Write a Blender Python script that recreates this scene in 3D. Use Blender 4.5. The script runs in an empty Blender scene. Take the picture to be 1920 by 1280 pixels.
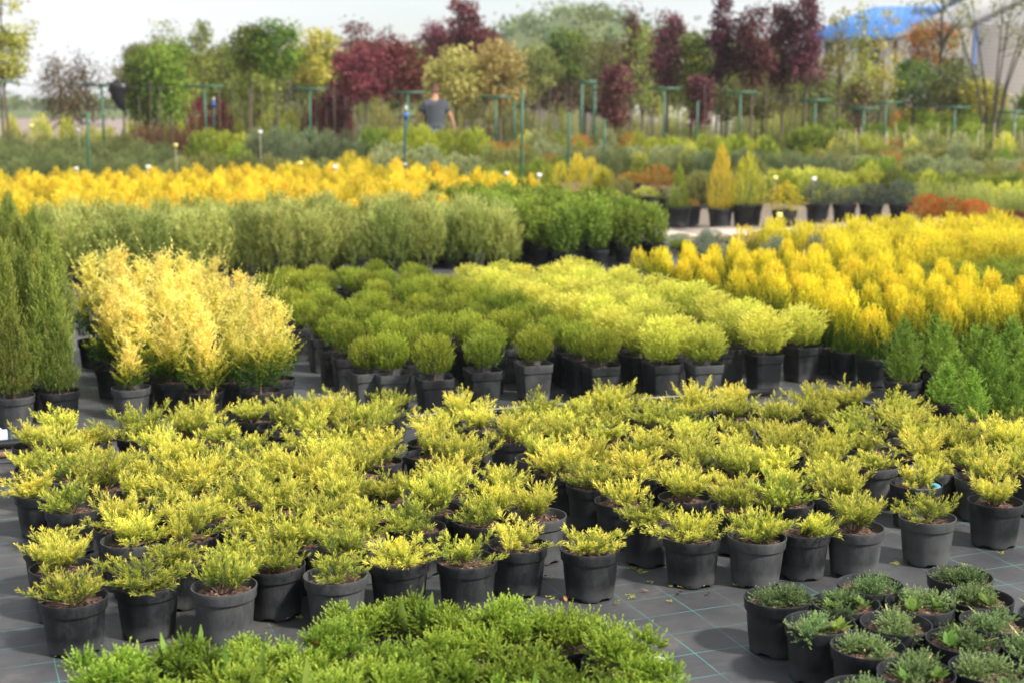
import bpy, math, random
import numpy as np
from mathutils import Vector

sc = bpy.context.scene
R_ = math.radians
# ------------------------------------------------------------------ camera
CAM_H = 1.78
FPX, YH = 2667.0, 190.0                    # focal length and horizon row of the 1920 px photograph
PHI = math.atan((640 - YH) / FPX)
cam_d = bpy.data.cameras.new('camera')
cam = bpy.data.objects.new('camera', cam_d)
sc.collection.objects.link(cam)
sc.camera = cam
cam.location = (0, 0, CAM_H)
cam.rotation_euler = (math.pi / 2 - PHI, 0, 0)
cam_d.sensor_width = 36.0
cam_d.lens = FPX / 1920 * 36.0
cam_d.clip_start = 0.05
cam_d.clip_end = 6000
cam_d.dof.use_dof = True
cam_d.dof.focus_distance = 5.6
cam_d.dof.aperture_fstop = 2.6
# ------------------------------------------------------------------ sky and sun
SUN_EL, SUN_AZ = R_(46), R_(122)            # azimuth from +Y towards +X
world = bpy.data.worlds.new('World')
sc.world = world
world.use_nodes = True
nt = world.node_tree
nt.nodes.clear()
w_out = nt.nodes.new('ShaderNodeOutputWorld')
w_bg = nt.nodes.new('ShaderNodeBackground')
w_bg.inputs['Strength'].default_value = 0.1
w_sky = nt.nodes.new('ShaderNodeTexSky')
w_sky.sky_type = 'NISHITA'
w_sky.sun_disc = False
w_sky.sun_elevation = SUN_EL
w_sky.sun_rotation = SUN_AZ
w_tc = nt.nodes.new('ShaderNodeTexCoord')
w_map = nt.nodes.new('ShaderNodeMapping')
w_map.inputs['Scale'].default_value = (1.6, 1.6, 7.0)
w_no = nt.nodes.new('ShaderNodeTexNoise')
w_no.inputs['Scale'].default_value = 1.7
w_no.inputs['Detail'].default_value = 4.0
w_no.inputs['Roughness'].default_value = 0.5
w_rp = nt.nodes.new('ShaderNodeValToRGB')
w_rp.color_ramp.elements[0].position = 0.28
w_rp.color_ramp.elements[0].color = (0.40, 0.40, 0.40, 1)
w_rp.color_ramp.elements[1].position = 0.62
w_rp.color_ramp.elements[1].color = (0.97, 0.97, 0.97, 1)
w_mx = nt.nodes.new('ShaderNodeMixRGB')
w_mx.inputs['Color2'].default_value = (6.6, 6.65, 6.8, 1)      # bright veil of thin cloud
for a, b in ((w_tc.outputs['Generated'], w_map.inputs['Vector']), (w_map.outputs['Vector'], w_no.inputs['Vector']),
             (w_no.outputs['Fac'], w_rp.inputs['Fac']), (w_rp.outputs['Color'], w_mx.inputs['Fac']),
             (w_sky.outputs['Color'], w_mx.inputs['Color1']), (w_mx.outputs['Color'], w_bg.inputs['Color']),
             (w_bg.outputs['Background'], w_out.inputs['Surface'])):
    nt.links.new(a, b)
sun_d = bpy.data.lights.new('sun', 'SUN')
sun_d.energy = 4.7
sun_d.angle = R_(5)
sun_d.color = (1.0, 0.95, 0.86)
sun = bpy.data.objects.new('sun', sun_d)
sc.collection.objects.link(sun)
sun.location = (30, 20, 40)
sdir = Vector((math.sin(SUN_AZ) * math.cos(SUN_EL), math.cos(SUN_AZ) * math.cos(SUN_EL), math.sin(SUN_EL)))
sun.rotation_euler = (-sdir).to_track_quat('-Z', 'Y').to_euler()
# ------------------------------------------------------------------ exposure and sampling
sc.view_settings.view_transform = 'Standard'
sc.view_settings.look = 'None'
sc.view_settings.exposure = 0.68
sc.view_settings.gamma = 1.0
sc.view_settings.use_curve_mapping = False
sc.render.engine = 'CYCLES'
sc.cycles.use_denoising = True
sc.cycles.max_bounces = 5
sc.cycles.diffuse_bounces = 3
sc.cycles.glossy_bounces = 2
sc.cycles.transmission_bounces = 4
sc.cycles.caustics_reflective = False
sc.cycles.caustics_refractive = False

# ------------------------------------------------------------------ helpers
COL = sc.collection
PI = math.pi
ANG = R_(21.4)                              # the beds and the mat weave lie turned by this angle
CA, SA = math.cos(ANG), math.sin(ANG)
_c, _s = math.cos(PHI), math.sin(PHI)


def at(x, y, h=0.0):                        # photograph pixel -> ground position of a point at height h
    v = (y - 640) / FPX
    z = (CAM_H - h) / (_s + v * _c)
    return ((x - 960) / FPX * z, z * (_c - v * _s))


def uw(X, Y):
    return (X * CA + Y * SA, -X * SA + Y * CA)


def xy(u, w):
    return (u * CA - w * SA, u * SA + w * CA)


def gz(X, Y):                               # the ground rises gently behind the display beds
    t = min(1, max(0, (Y - 23.5) / 6.5))
    return 0.3 * t * t * (3 - 2 * t)


def xat(px, Y):                             # sideways position of an upright thing seen at column px, Y metres out
    return (px - 960) / FPX * Y * 1.005


def hat(py, Y):                             # height above datum of a point seen at row py, Y metres out
    return CAM_H - (py - YH) / FPX * Y * 1.012


def mesh_np(name, V, F, tip=None, mats=(), smooth=False, mi=None):
    me = bpy.data.meshes.new(name)
    V = np.asarray(V, dtype=np.float32).reshape(-1, 3)
    F = np.asarray(F, dtype=np.int32)
    n, m, k = len(V), len(F), F.shape[1]
    me.vertices.add(n)
    me.vertices.foreach_set('co', V.ravel())
    me.loops.add(m * k)
    me.loops.foreach_set('vertex_index', F.ravel())
    me.polygons.add(m)
    me.polygons.foreach_set('loop_start', np.arange(0, m * k, k, dtype=np.int32))
    if mi is not None:
        me.polygons.foreach_set('material_index', np.asarray(mi, dtype=np.int32))
    me.update(calc_edges=True)
    if tip is not None:
        a = me.attributes.new('tip', 'FLOAT', 'POINT')
        a.data.foreach_set('value', np.clip(tip, 0, 1).astype(np.float32))
    for mt in mats:
        me.materials.append(mt)
    if smooth:
        me.polygons.foreach_set('use_smooth', np.ones(m, dtype=bool))
    return me


class MB:
    """Collects quads into one mesh."""
    def __init__(self):
        self.V, self.F, self.T, self.n = [], [], [], 0

    def add(self, V, F, tip=0.0):
        V = np.asarray(V, dtype=np.float32).reshape(-1, 3)
        self.V.append(V)
        self.F.append(np.asarray(F, dtype=np.int32) + self.n)
        self.T.append(np.full(len(V), tip, dtype=np.float32) if np.isscalar(tip) else np.asarray(tip, dtype=np.float32))
        self.n += len(V)
        return self

    def box(self, c, size, rz=0.0):
        hx, hy, hz = size[0] / 2, size[1] / 2, size[2] / 2
        P = np.array([[sx * hx, sy * hy, sz * hz] for sz in (-1, 1) for sx, sy in ((-1, -1), (1, -1), (1, 1), (-1, 1))])
        cr, sr = math.cos(rz), math.sin(rz)
        P = np.stack([P[:, 0] * cr - P[:, 1] * sr, P[:, 0] * sr + P[:, 1] * cr, P[:, 2]], 1) + np.array(c)
        return self.add(P, [[3, 2, 1, 0], [4, 5, 6, 7], [0, 1, 5, 4], [1, 2, 6, 5], [2, 3, 7, 6], [3, 0, 4, 7]])

    def tube(self, pts, rad, seg=6, tip=0.0, cap=True):
        pts = [Vector(p) for p in pts]
        rings = []
        for i, p in enumerate(pts):
            d = (pts[min(i + 1, len(pts) - 1)] - pts[max(i - 1, 0)])
            if d.length < 1e-6:
                d = Vector((0, 0, 1))
            d.normalize()
            ax = Vector((1, 0, 0)) if abs(d.x) < 0.8 else Vector((0, 1, 0))
            a = d.cross(ax).normalized()
            b = d.cross(a)
            r = rad[i] if hasattr(rad, '__len__') else rad
            rings.append([p + (a * math.cos(2 * PI * k / seg) + b * math.sin(2 * PI * k / seg)) * r for k in range(seg)])
        V = [tuple(v) for rg in rings for v in rg]
        F = [[i * seg + k, i * seg + (k + 1) % seg, (i + 1) * seg + (k + 1) % seg, (i + 1) * seg + k]
             for i in range(len(pts) - 1) for k in range(seg)]
        if cap:
            n = len(V)
            V.append(tuple(pts[-1]))
            l0 = (len(pts) - 1) * seg
            F += [[l0 + k, l0 + (k + 1) % seg, n, n] for k in range(0)]
            V.pop()
            if seg == 4:
                F += [[l0, l0 + 1, l0 + 2, l0 + 3]]
            elif seg == 6:
                F += [[l0, l0 + 1, l0 + 2, l0 + 3], [l0, l0 + 3, l0 + 4, l0 + 5]]
        return self.add(V, F, tip)

    def mesh(self, name, mats, smooth=False):
        return mesh_np(name, np.concatenate(self.V), np.concatenate(self.F), np.concatenate(self.T), mats, smooth)


def link(o, parent=None):
    COL.objects.link(o)
    if parent is not None:
        o.parent = parent
    return o


def part(name, me, parent, loc=(0, 0, 0), rz=0.0, scale=None, rot=None):
    o = bpy.data.objects.new(name, me)
    link(o, parent)
    o.location = loc
    o.rotation_euler = rot if rot is not None else (0, 0, rz)
    if scale is not None:
        o.scale = scale if hasattr(scale, '__len__') else (scale,) * 3
    return o


def thing(name, label, cat, loc, rz=0.0, group=None, me=None, scale=None, rot=None):
    o = part(name, me, None, loc, rz, scale, rot)
    o['label'] = label
    o['category'] = cat
    if group:
        o['group'] = group
    if me is None:
        o.empty_display_size = 0.05
    return o


def struct(name, me, loc=(0, 0, 0), rz=0.0, kind='structure'):
    o = part(name, me, None, loc, rz)
    o['kind'] = kind
    return o


# ------------------------------------------------------------------ materials
def new_mat(name):
    m = bpy.data.materials.new(name)
    m.use_nodes = True
    t = m.node_tree
    b = t.nodes['Principled BSDF']
    return m, t, b


def rgb(c):
    return (c[0], c[1], c[2], 1.0)


def plain(name, col, rough=0.6, metal=0.0, spec=0.4, var=0.25, scale=8.0, bump=0.0):
    m, t, b = new_mat(name)
    tc = t.nodes.new('ShaderNodeTexCoord')
    no = t.nodes.new('ShaderNodeTexNoise')
    no.inputs['Scale'].default_value = scale
    no.inputs['Detail'].default_value = 5
    t.links.new(tc.outputs['Object'], no.inputs['Vector'])
    mx = t.nodes.new('ShaderNodeMixRGB')
    mx.inputs['Color1'].default_value = rgb([c * (1 - var) for c in col])
    mx.inputs['Color2'].default_value = rgb([min(1, c * (1 + var)) for c in col])
    t.links.new(no.outputs['Fac'], mx.inputs['Fac'])
    t.links.new(mx.outputs['Color'], b.inputs['Base Color'])
    b.inputs['Roughness'].default_value = rough
    b.inputs['Metallic'].default_value = metal
    b.inputs['Specular IOR Level'].default_value = spec
    if bump:
        bp = t.nodes.new('ShaderNodeBump')
        bp.inputs['Strength'].default_value = bump
        bp.inputs['Distance'].default_value = 0.01
        t.links.new(no.outputs['Fac'], bp.inputs['Height'])
        t.links.new(bp.outputs['Normal'], b.inputs['Normal'])
    return m


def foliage(name, inner, mid, tipc, transl=0.42, hv=0.03, vv=0.25, ns=60.0, nk=0.35, pos=0.5):
    """Leaf colour runs from the old growth to the new tips of each shoot; each plant differs a little."""
    m, t, b = new_mat(name)
    N, L = t.nodes, t.links
    at_ = N.new('ShaderNodeAttribute')
    at_.attribute_name = 'tip'
    tc = N.new('ShaderNodeTexCoord')
    no = N.new('ShaderNodeTexNoise')
    no.inputs['Scale'].default_value = ns
    no.inputs['Detail'].default_value = 2
    L.new(tc.outputs['Object'], no.inputs['Vector'])
    oi = N.new('ShaderNodeObjectInfo')
    m1 = N.new('ShaderNodeMath'); m1.operation = 'SUBTRACT'; m1.inputs[1].default_value = 0.5
    L.new(no.outputs['Fac'], m1.inputs[0])
    m2 = N.new('ShaderNodeMath'); m2.operation = 'MULTIPLY_ADD'; m2.inputs[1].default_value = nk
    L.new(m1.outputs[0], m2.inputs[0]); L.new(at_.outputs['Fac'], m2.inputs[2])
    mo = N.new('ShaderNodeMath'); mo.operation = 'MULTIPLY_ADD'; mo.inputs[1].default_value = 0.2
    ms = N.new('ShaderNodeMath'); ms.operation = 'SUBTRACT'; ms.inputs[1].default_value = 0.5
    L.new(oi.outputs['Random'], ms.inputs[0]); L.new(ms.outputs[0], mo.inputs[0]); L.new(m2.outputs[0], mo.inputs[2])
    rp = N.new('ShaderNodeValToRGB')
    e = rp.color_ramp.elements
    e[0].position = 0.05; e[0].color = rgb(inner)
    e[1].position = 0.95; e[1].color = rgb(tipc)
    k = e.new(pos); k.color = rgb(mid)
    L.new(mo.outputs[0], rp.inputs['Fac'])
    hs = N.new('ShaderNodeHueSaturation')
    r2 = N.new('ShaderNodeMath'); r2.operation = 'MULTIPLY'; r2.inputs[1].default_value = 7.31
    fr = N.new('ShaderNodeMath'); fr.operation = 'FRACT'
    L.new(oi.outputs['Random'], r2.inputs[0]); L.new(r2.outputs[0], fr.inputs[0])
    hm = N.new('ShaderNodeMapRange'); hm.inputs['To Min'].default_value = 0.5 - hv; hm.inputs['To Max'].default_value = 0.5 + hv * 0.6
    L.new(fr.outputs[0], hm.inputs['Value']); L.new(hm.outputs['Result'], hs.inputs['Hue'])
    vm = N.new('ShaderNodeMapRange'); vm.inputs['To Min'].default_value = 1 - vv; vm.inputs['To Max'].default_value = 1 + vv * 0.6
    L.new(oi.outputs['Random'], vm.inputs['Value']); L.new(vm.outputs['Result'], hs.inputs['Value'])
    L.new(rp.outputs['Color'], hs.inputs['Color'])
    L.new(hs.outputs['Color'], b.inputs['Base Color'])
    b.inputs['Roughness'].default_value = 0.55
    b.inputs['Specular IOR Level'].default_value = 0.25
    tr = N.new('ShaderNodeBsdfTranslucent')
    L.new(hs.outputs['Color'], tr.inputs['Color'])
    mx = N.new('ShaderNodeMixShader')
    mx.inputs['Fac'].default_value = transl
    L.new(b.outputs['BSDF'], mx.inputs[1]); L.new(tr.outputs['BSDF'], mx.inputs[2])
    L.new(mx.outputs['Shader'], N['Material Output'].inputs['Surface'])
    return m


def pot_mat(name, dark, dust, amount):
    m, t, b = new_mat(name)
    N, L = t.nodes, t.links
    tc = N.new('ShaderNodeTexCoord')
    oi = N.new('ShaderNodeObjectInfo')
    mp = N.new('ShaderNodeVectorMath'); mp.operation = 'MULTIPLY_ADD'
    L.new(tc.outputs['Object'], mp.inputs[0])
    mp.inputs[1].default_value = (1, 1, 0.55)
    cx = N.new('ShaderNodeCombineXYZ')
    r2 = N.new('ShaderNodeMath'); r2.operation = 'MULTIPLY'; r2.inputs[1].default_value = 37.0
    L.new(oi.outputs['Random'], r2.inputs[0])
    for i in range(3):
        L.new(r2.outputs[0], cx.inputs[i])
    L.new(cx.outputs[0], mp.inputs[2])
    n1 = N.new('ShaderNodeTexNoise'); n1.inputs['Scale'].default_value = 9; n1.inputs['Detail'].default_value = 6; n1.inputs['Roughness'].default_value = 0.65
    L.new(mp.outputs[0], n1.inputs['Vector'])
    n2 = N.new('ShaderNodeTexNoise'); n2.inputs['Scale'].default_value = 120; n2.inputs['Detail'].default_value = 3
    L.new(mp.outputs[0], n2.inputs['Vector'])
    sx = N.new('ShaderNodeSeparateXYZ'); L.new(tc.outputs['Object'], sx.inputs[0])
    # splash-back dirt near the base
    mr = N.new('ShaderNodeMapRange'); mr.inputs['From Min'].default_value = 0.06; mr.inputs['From Max'].default_value = 0.0
    mr.inputs['To Min'].default_value = 0.0; mr.inputs['To Max'].default_value = 0.5
    L.new(sx.outputs['Z'], mr.inputs['Value'])
    a1 = N.new('ShaderNodeMath'); a1.operation = 'ADD'
    L.new(n1.outputs['Fac'], a1.inputs[0]); L.new(mr.outputs['Result'], a1.inputs[1])
    a2 = N.new('ShaderNodeMath'); a2.operation = 'MULTIPLY_ADD'; a2.inputs[1].default_value = 0.25
    L.new(n2.outputs['Fac'], a2.inputs[0]); L.new(a1.outputs[0], a2.inputs[2])
    rp = N.new('ShaderNodeValToRGB')
    rp.color_ramp.elements[0].position = 0.62 - amount * 0.3
    rp.color_ramp.elements[0].color = (0, 0, 0, 1)
    rp.color_ramp.elements[1].position = 1.0 - amount * 0.3
    rp.color_ramp.elements[1].color = (1, 1, 1, 1)
    L.new(a2.outputs[0], rp.inputs['Fac'])
    mx = N.new('ShaderNodeMixRGB')
    mx.inputs['Color1'].default_value = rgb(dark); mx.inputs['Color2'].default_value = rgb(dust)
    L.new(rp.outputs['Color'], mx.inputs['Fac'])
    L.new(mx.outputs['Color'], b.inputs['Base Color'])
    ro = N.new('ShaderNodeMapRange'); ro.inputs['To Min'].default_value = 0.42; ro.inputs['To Max'].default_value = 0.8
    L.new(rp.outputs['Color'], ro.inputs['Value']); L.new(ro.outputs['Result'], b.inputs['Roughness'])
    b.inputs['Specular IOR Level'].default_value = 0.35
    bp = N.new('ShaderNodeBump'); bp.inputs['Strength'].default_value = 0.12; bp.inputs['Distance'].default_value = 0.002
    L.new(n2.outputs['Fac'], bp.inputs['Height']); L.new(bp.outputs['Normal'], b.inputs['Normal'])
    return m


M = {}
M['pot_black'] = pot_mat('pot_black', (0.0085, 0.0095, 0.0115), (0.050, 0.052, 0.055), 0.2)
M['pot_dusty'] = pot_mat('pot_dusty', (0.020, 0.022, 0.025), (0.080, 0.083, 0.085), 0.75)
# soil with bark and perlite specks
m, t, b = new_mat('bark_soil')
tc = t.nodes.new('ShaderNodeTexCoord')
vo = t.nodes.new('ShaderNodeTexVoronoi'); vo.inputs['Scale'].default_value = 110
t.links.new(tc.outputs['Object'], vo.inputs['Vector'])
rp = t.nodes.new('ShaderNodeValToRGB')
el = rp.color_ramp.elements
el[0].position = 0.0; el[0].color = (0.022, 0.012, 0.008, 1)
el[1].position = 1.0; el[1].color = (0.26, 0.17, 0.12, 1)
for p_, c_ in ((0.35, (0.06, 0.03, 0.018, 1)), (0.65, (0.11, 0.05, 0.03, 1)), (0.93, (0.15, 0.085, 0.06, 1))):
    e_ = el.new(p_); e_.color = c_
sp = t.nodes.new('ShaderNodeSeparateXYZ')
t.links.new(vo.outputs['Color'], sp.inputs[0]); t.links.new(sp.outputs[0], rp.inputs['Fac'])
t.links.new(rp.outputs['Color'], b.inputs['Base Color'])
b.inputs['Roughness'].default_value = 0.9
bp = t.nodes.new('ShaderNodeBump'); bp.inputs['Strength'].default_value = 0.8; bp.inputs['Distance'].default_value = 0.006
t.links.new(vo.outputs['Distance'], bp.inputs['Height']); t.links.new(bp.outputs['Normal'], b.inputs['Normal'])
M['soil'] = m
M['twig'] = plain('twig_bark', (0.16, 0.10, 0.065), 0.85, scale=60)
M['trunk'] = plain('trunk_bark', (0.13, 0.10, 0.075), 0.9, scale=12, bump=0.3)
M['trunk_dark'] = plain('trunk_dark', (0.06, 0.05, 0.045), 0.9, scale=12, bump=0.3)
M['stake'] = plain('stake_wood', (0.42, 0.34, 0.24), 0.8, scale=20)
M['green_steel'] = plain('green_steel', (0.022, 0.10, 0.055), 0.5, spec=0.5, var=0.35, scale=6)
M['teal_steel'] = plain('teal_steel', (0.02, 0.08, 0.075), 0.5, var=0.35, scale=6)
M['blue_plastic'] = plain('blue_plastic', (0.03, 0.14, 0.5), 0.4)
M['cyan_plastic'] = plain('cyan_plastic', (0.10, 0.33, 0.42), 0.4)
M['white_plastic'] = plain('white_plastic', (0.7, 0.7, 0.7), 0.4, var=0.05)
M['pale_blue_plastic'] = plain('pale_blue_plastic', (0.55, 0.66, 0.8), 0.4, var=0.1)
M['yellow_plastic'] = plain('yellow_plastic', (0.75, 0.68, 0.2), 0.45, var=0.05)
M['black_plastic'] = plain('black_plastic', (0.012, 0.012, 0.014), 0.35)
M['rust_pipe'] = plain('rust_pipe', (0.16, 0.09, 0.055), 0.85, scale=30)
M['wire'] = plain('wire_steel', (0.05, 0.06, 0.06), 0.5)
M['dry_leaf'] = plain('dry_leaf', (0.34, 0.16, 0.06), 0.8, scale=90)
M['straw'] = plain('straw_leaf', (0.42, 0.33, 0.16), 0.8, scale=90)

F_ = foliage
M['gold'] = F_('gold_needles', (0.065, 0.12, 0.038), (0.33, 0.40, 0.048), (0.92, 0.84, 0.15), hv=0.012, vv=0.22)
M['fresh'] = F_('fresh_green_needles', (0.05, 0.11, 0.015), (0.20, 0.32, 0.03), (0.48, 0.60, 0.09), hv=0.012)
M['bluegreen'] = F_('blue_green_needles', (0.05, 0.09, 0.03), (0.15, 0.23, 0.08), (0.34, 0.46, 0.18), hv=0.015)
M['weed'] = F_('weed_leaves', (0.07, 0.14, 0.02), (0.15, 0.27, 0.04), (0.28, 0.42, 0.08))
M['dark_thuja'] = F_('dark_thuja_sprays', (0.05, 0.09, 0.018), (0.16, 0.22, 0.035), (0.36, 0.40, 0.08), hv=0.015)
M['cypress'] = F_('cream_yellow_sprays', (0.05, 0.12, 0.014), (0.58, 0.57, 0.05), (0.98, 0.87, 0.25), hv=0.012, vv=0.15, pos=0.42)
M['globe'] = F_('olive_green_sprays', (0.042, 0.085, 0.011), (0.15, 0.215, 0.019), (0.40, 0.45, 0.05), hv=0.015, vv=0.2)
M['lime'] = F_('lime_yellow_sprays', (0.08, 0.15, 0.02), (0.35, 0.41, 0.042), (0.77, 0.75, 0.125), hv=0.01, vv=0.15, pos=0.42)
M['ycol'] = F_('bright_yellow_sprays', (0.05, 0.115, 0.012), (0.38, 0.38, 0.018), (0.94, 0.79, 0.05), hv=0.01, vv=0.15, pos=0.45)
M['spruce'] = F_('spruce_needles', (0.075, 0.15, 0.018), (0.20, 0.33, 0.035), (0.40, 0.55, 0.09), hv=0.012)
M['greygreen'] = F_('grey_green_plumes', (0.08, 0.13, 0.03), (0.25, 0.32, 0.06), (0.54, 0.57, 0.17), hv=0.02)
M['laurel'] = F_('glossy_leaves', (0.05, 0.095, 0.014), (0.15, 0.23, 0.025), (0.32, 0.42, 0.055), hv=0.015)
M['amber'] = F_('amber_sprays', (0.10, 0.15, 0.02), (0.50, 0.43, 0.03), (0.90, 0.73, 0.06), hv=0.012, vv=0.2, pos=0.42)
M['pine'] = F_('pine_needles', (0.045, 0.07, 0.022), (0.125, 0.17, 0.05), (0.28, 0.33, 0.12), hv=0.02)
M['steel_juniper'] = F_('steel_green_needles', (0.045, 0.075, 0.035), (0.115, 0.16, 0.07), (0.23, 0.29, 0.14), hv=0.02)
M['pale'] = F_('pale_grey_green_leaves', (0.10, 0.14, 0.06), (0.23, 0.28, 0.12), (0.42, 0.46, 0.22), hv=0.02)
M['limehedge'] = F_('lime_leaves', (0.12, 0.19, 0.02), (0.30, 0.38, 0.035), (0.52, 0.56, 0.06), hv=0.015)
M['olive'] = F_('olive_leaves', (0.08, 0.10, 0.03), (0.19, 0.22, 0.055), (0.35, 0.36, 0.11), hv=0.025)
M['orange_shrub'] = F_('orange_tinted_leaves', (0.12, 0.12, 0.02), (0.42, 0.25, 0.03), (0.68, 0.32, 0.06), hv=0.015)
M['red_spirea'] = F_('orange_red_leaves', (0.14, 0.14, 0.025), (0.48, 0.24, 0.03), (0.60, 0.12, 0.03), hv=0.012)
M['barberry'] = F_('barberry_leaves', (0.05, 0.012, 0.012), (0.13, 0.02, 0.025), (0.24, 0.035, 0.04), hv=0.01)
M['brown_twigs'] = F_('brown_red_twigs', (0.07, 0.035, 0.028), (0.13, 0.055, 0.04), (0.20, 0.09, 0.06), hv=0.01)
M['lavender'] = F_('grey_leaves', (0.09, 0.13, 0.085), (0.20, 0.26, 0.17), (0.34, 0.38, 0.27), hv=0.015)
M['slate_spruce'] = F_('slate_needles', (0.04, 0.055, 0.045), (0.08, 0.105, 0.085), (0.16, 0.19, 0.15), hv=0.015)
M['tree_green'] = F_('tree_leaves_green', (0.06, 0.11, 0.016), (0.16, 0.25, 0.03), (0.36, 0.44, 0.06), ns=3, nk=0.6)
M['tree_light'] = F_('tree_leaves_light', (0.10, 0.15, 0.03), (0.24, 0.31, 0.05), (0.42, 0.46, 0.10), ns=3, nk=0.6)
M['tree_yellow'] = F_('tree_leaves_yellow_green', (0.18, 0.21, 0.03), (0.42, 0.44, 0.06), (0.66, 0.62, 0.13), ns=3, nk=0.6)
M['tree_red'] = F_('tree_leaves_red', (0.065, 0.018, 0.02), (0.18, 0.042, 0.045), (0.33, 0.09, 0.085), ns=3, nk=0.6)
M['tree_purple'] = F_('tree_leaves_purple', (0.055, 0.022, 0.026), (0.14, 0.045, 0.05), (0.26, 0.095, 0.095), ns=3, nk=0.6)
M['tree_cream'] = F_('tree_leaves_cream', (0.30, 0.28, 0.07), (0.66, 0.57, 0.16), (0.90, 0.80, 0.36), ns=3, nk=0.6)
M['tree_bronze'] = F_('tree_leaves_bronze', (0.07, 0.055, 0.025), (0.16, 0.12, 0.05), (0.30, 0.20, 0.09), ns=3, nk=0.6)
M['goldgreen'] = F_('golden_green_sprays', (0.06, 0.10, 0.015), (0.27, 0.28, 0.03), (0.66, 0.56, 0.06))
M['tree_orange'] = F_('tree_leaves_orange', (0.13, 0.08, 0.02), (0.32, 0.16, 0.03), (0.55, 0.25, 0.06), ns=3, nk=0.6)
M['tree_olive'] = F_('tree_leaves_olive', (0.09, 0.11, 0.03), (0.20, 0.23, 0.055), (0.38, 0.39, 0.12), ns=3, nk=0.6)
M['wood_far'] = F_('woodland_leaves', (0.045, 0.085, 0.022), (0.11, 0.165, 0.04), (0.22, 0.26, 0.075), ns=0.25, nk=1.2)

# weed mat: woven black polypropylene with printed green guide lines, dust and silt
m, t, b = new_mat('woven_weed_mat')
N, L = t.nodes, t.links
tc = N.new('ShaderNodeTexCoord')
sx = N.new('ShaderNodeSeparateXYZ'); L.new(tc.outputs['Object'], sx.inputs[0])
wob = N.new('ShaderNodeTexNoise'); wob.inputs['Scale'].default_value = 1.3; wob.inputs['Detail'].default_value = 2
L.new(tc.outputs['Object'], wob.inputs['Vector'])


def guide(sock, period, width, off, wobk):
    a = N.new('ShaderNodeMath'); a.operation = 'MULTIPLY_ADD'; a.inputs[1].default_value = wobk
    L.new(wob.outputs['Fac'], a.inputs[0]); L.new(sock, a.inputs[2])
    o = N.new('ShaderNodeMath'); o.operation = 'ADD'; o.inputs[1].default_value = off + 1000 * period
    L.new(a.outputs[0], o.inputs[0])
    md = N.new('ShaderNodeMath'); md.operation = 'MODULO'; md.inputs[1].default_value = period
    L.new(o.outputs[0], md.inputs[0])
    lt = N.new('ShaderNodeMath'); lt.operation = 'LESS_THAN'; lt.inputs[1].default_value = width
    L.new(md.outputs[0], lt.inputs[0])
    return lt.outputs[0]


gx = guide(sx.outputs['X'], 0.178, 0.0040, -0.06, 0.05)
gy = guide(sx.outputs['Y'], 0.174, 0.0044, -0.10, 0.05)
gm = N.new('ShaderNodeMath'); gm.operation = 'MAXIMUM'
L.new(gx, gm.inputs[0]); L.new(gy, gm.inputs[1])
brk = N.new('ShaderNodeTexNoise'); brk.inputs['Scale'].default_value = 3.2; brk.inputs['Detail'].default_value = 6
L.new(tc.outputs['Object'], brk.inputs['Vector'])
br = N.new('ShaderNodeMapRange'); br.inputs['From Min'].default_value = 0.36; br.inputs['From Max'].default_value = 0.62
L.new(brk.outputs['Fac'], br.inputs['Value'])
gl = N.new('ShaderNodeMath'); gl.operation = 'MULTIPLY'
L.new(gm.outputs[0], gl.inputs[0]); L.new(br.outputs['Result'], gl.inputs[1])
silt = N.new('ShaderNodeTexNoise'); silt.inputs['Scale'].default_value = 2.4; silt.inputs['Detail'].default_value = 8; silt.inputs['Roughness'].default_value = 0.65
L.new(tc.outputs['Object'], silt.inputs['Vector'])
rs = N.new('ShaderNodeValToRGB')
e = rs.color_ramp.elements
e[0].position = 0.35; e[0].color = (0.034, 0.036, 0.041, 1)
e[1].position = 0.78; e[1].color = (0.17, 0.135, 0.105, 1)
k = e.new(0.58); k.color = (0.066, 0.065, 0.068, 1)
L.new(silt.outputs['Fac'], rs.inputs['Fac'])
# lengthwise tape weave
wv = N.new('ShaderNodeTexNoise'); wv.inputs['Scale'].default_value = 1.0; wv.inputs['Detail'].default_value = 3
mpw = N.new('ShaderNodeMapping'); mpw.inputs['Scale'].default_value = (3, 160, 1)
L.new(tc.outputs['Object'], mpw.inputs['Vector']); L.new(mpw.outputs['Vector'], wv.inputs['Vector'])
wm = N.new('ShaderNodeMapRange'); wm.inputs['To Min'].default_value = 0.72; wm.inputs['To Max'].default_value = 1.28
L.new(wv.outputs['Fac'], wm.inputs['Value'])
wx = N.new('ShaderNodeVectorMath'); wx.operation = 'SCALE'
L.new(rs.outputs['Color'], wx.inputs[0]); L.new(wm.outputs['Result'], wx.inputs['Scale'])
mxg = N.new('ShaderNodeMixRGB'); mxg.inputs['Color2'].default_value = (0.06, 0.21, 0.20, 1)
L.new(gl.outputs[0], mxg.inputs['Fac']); L.new(wx.outputs[0], mxg.inputs['Color1'])
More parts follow.
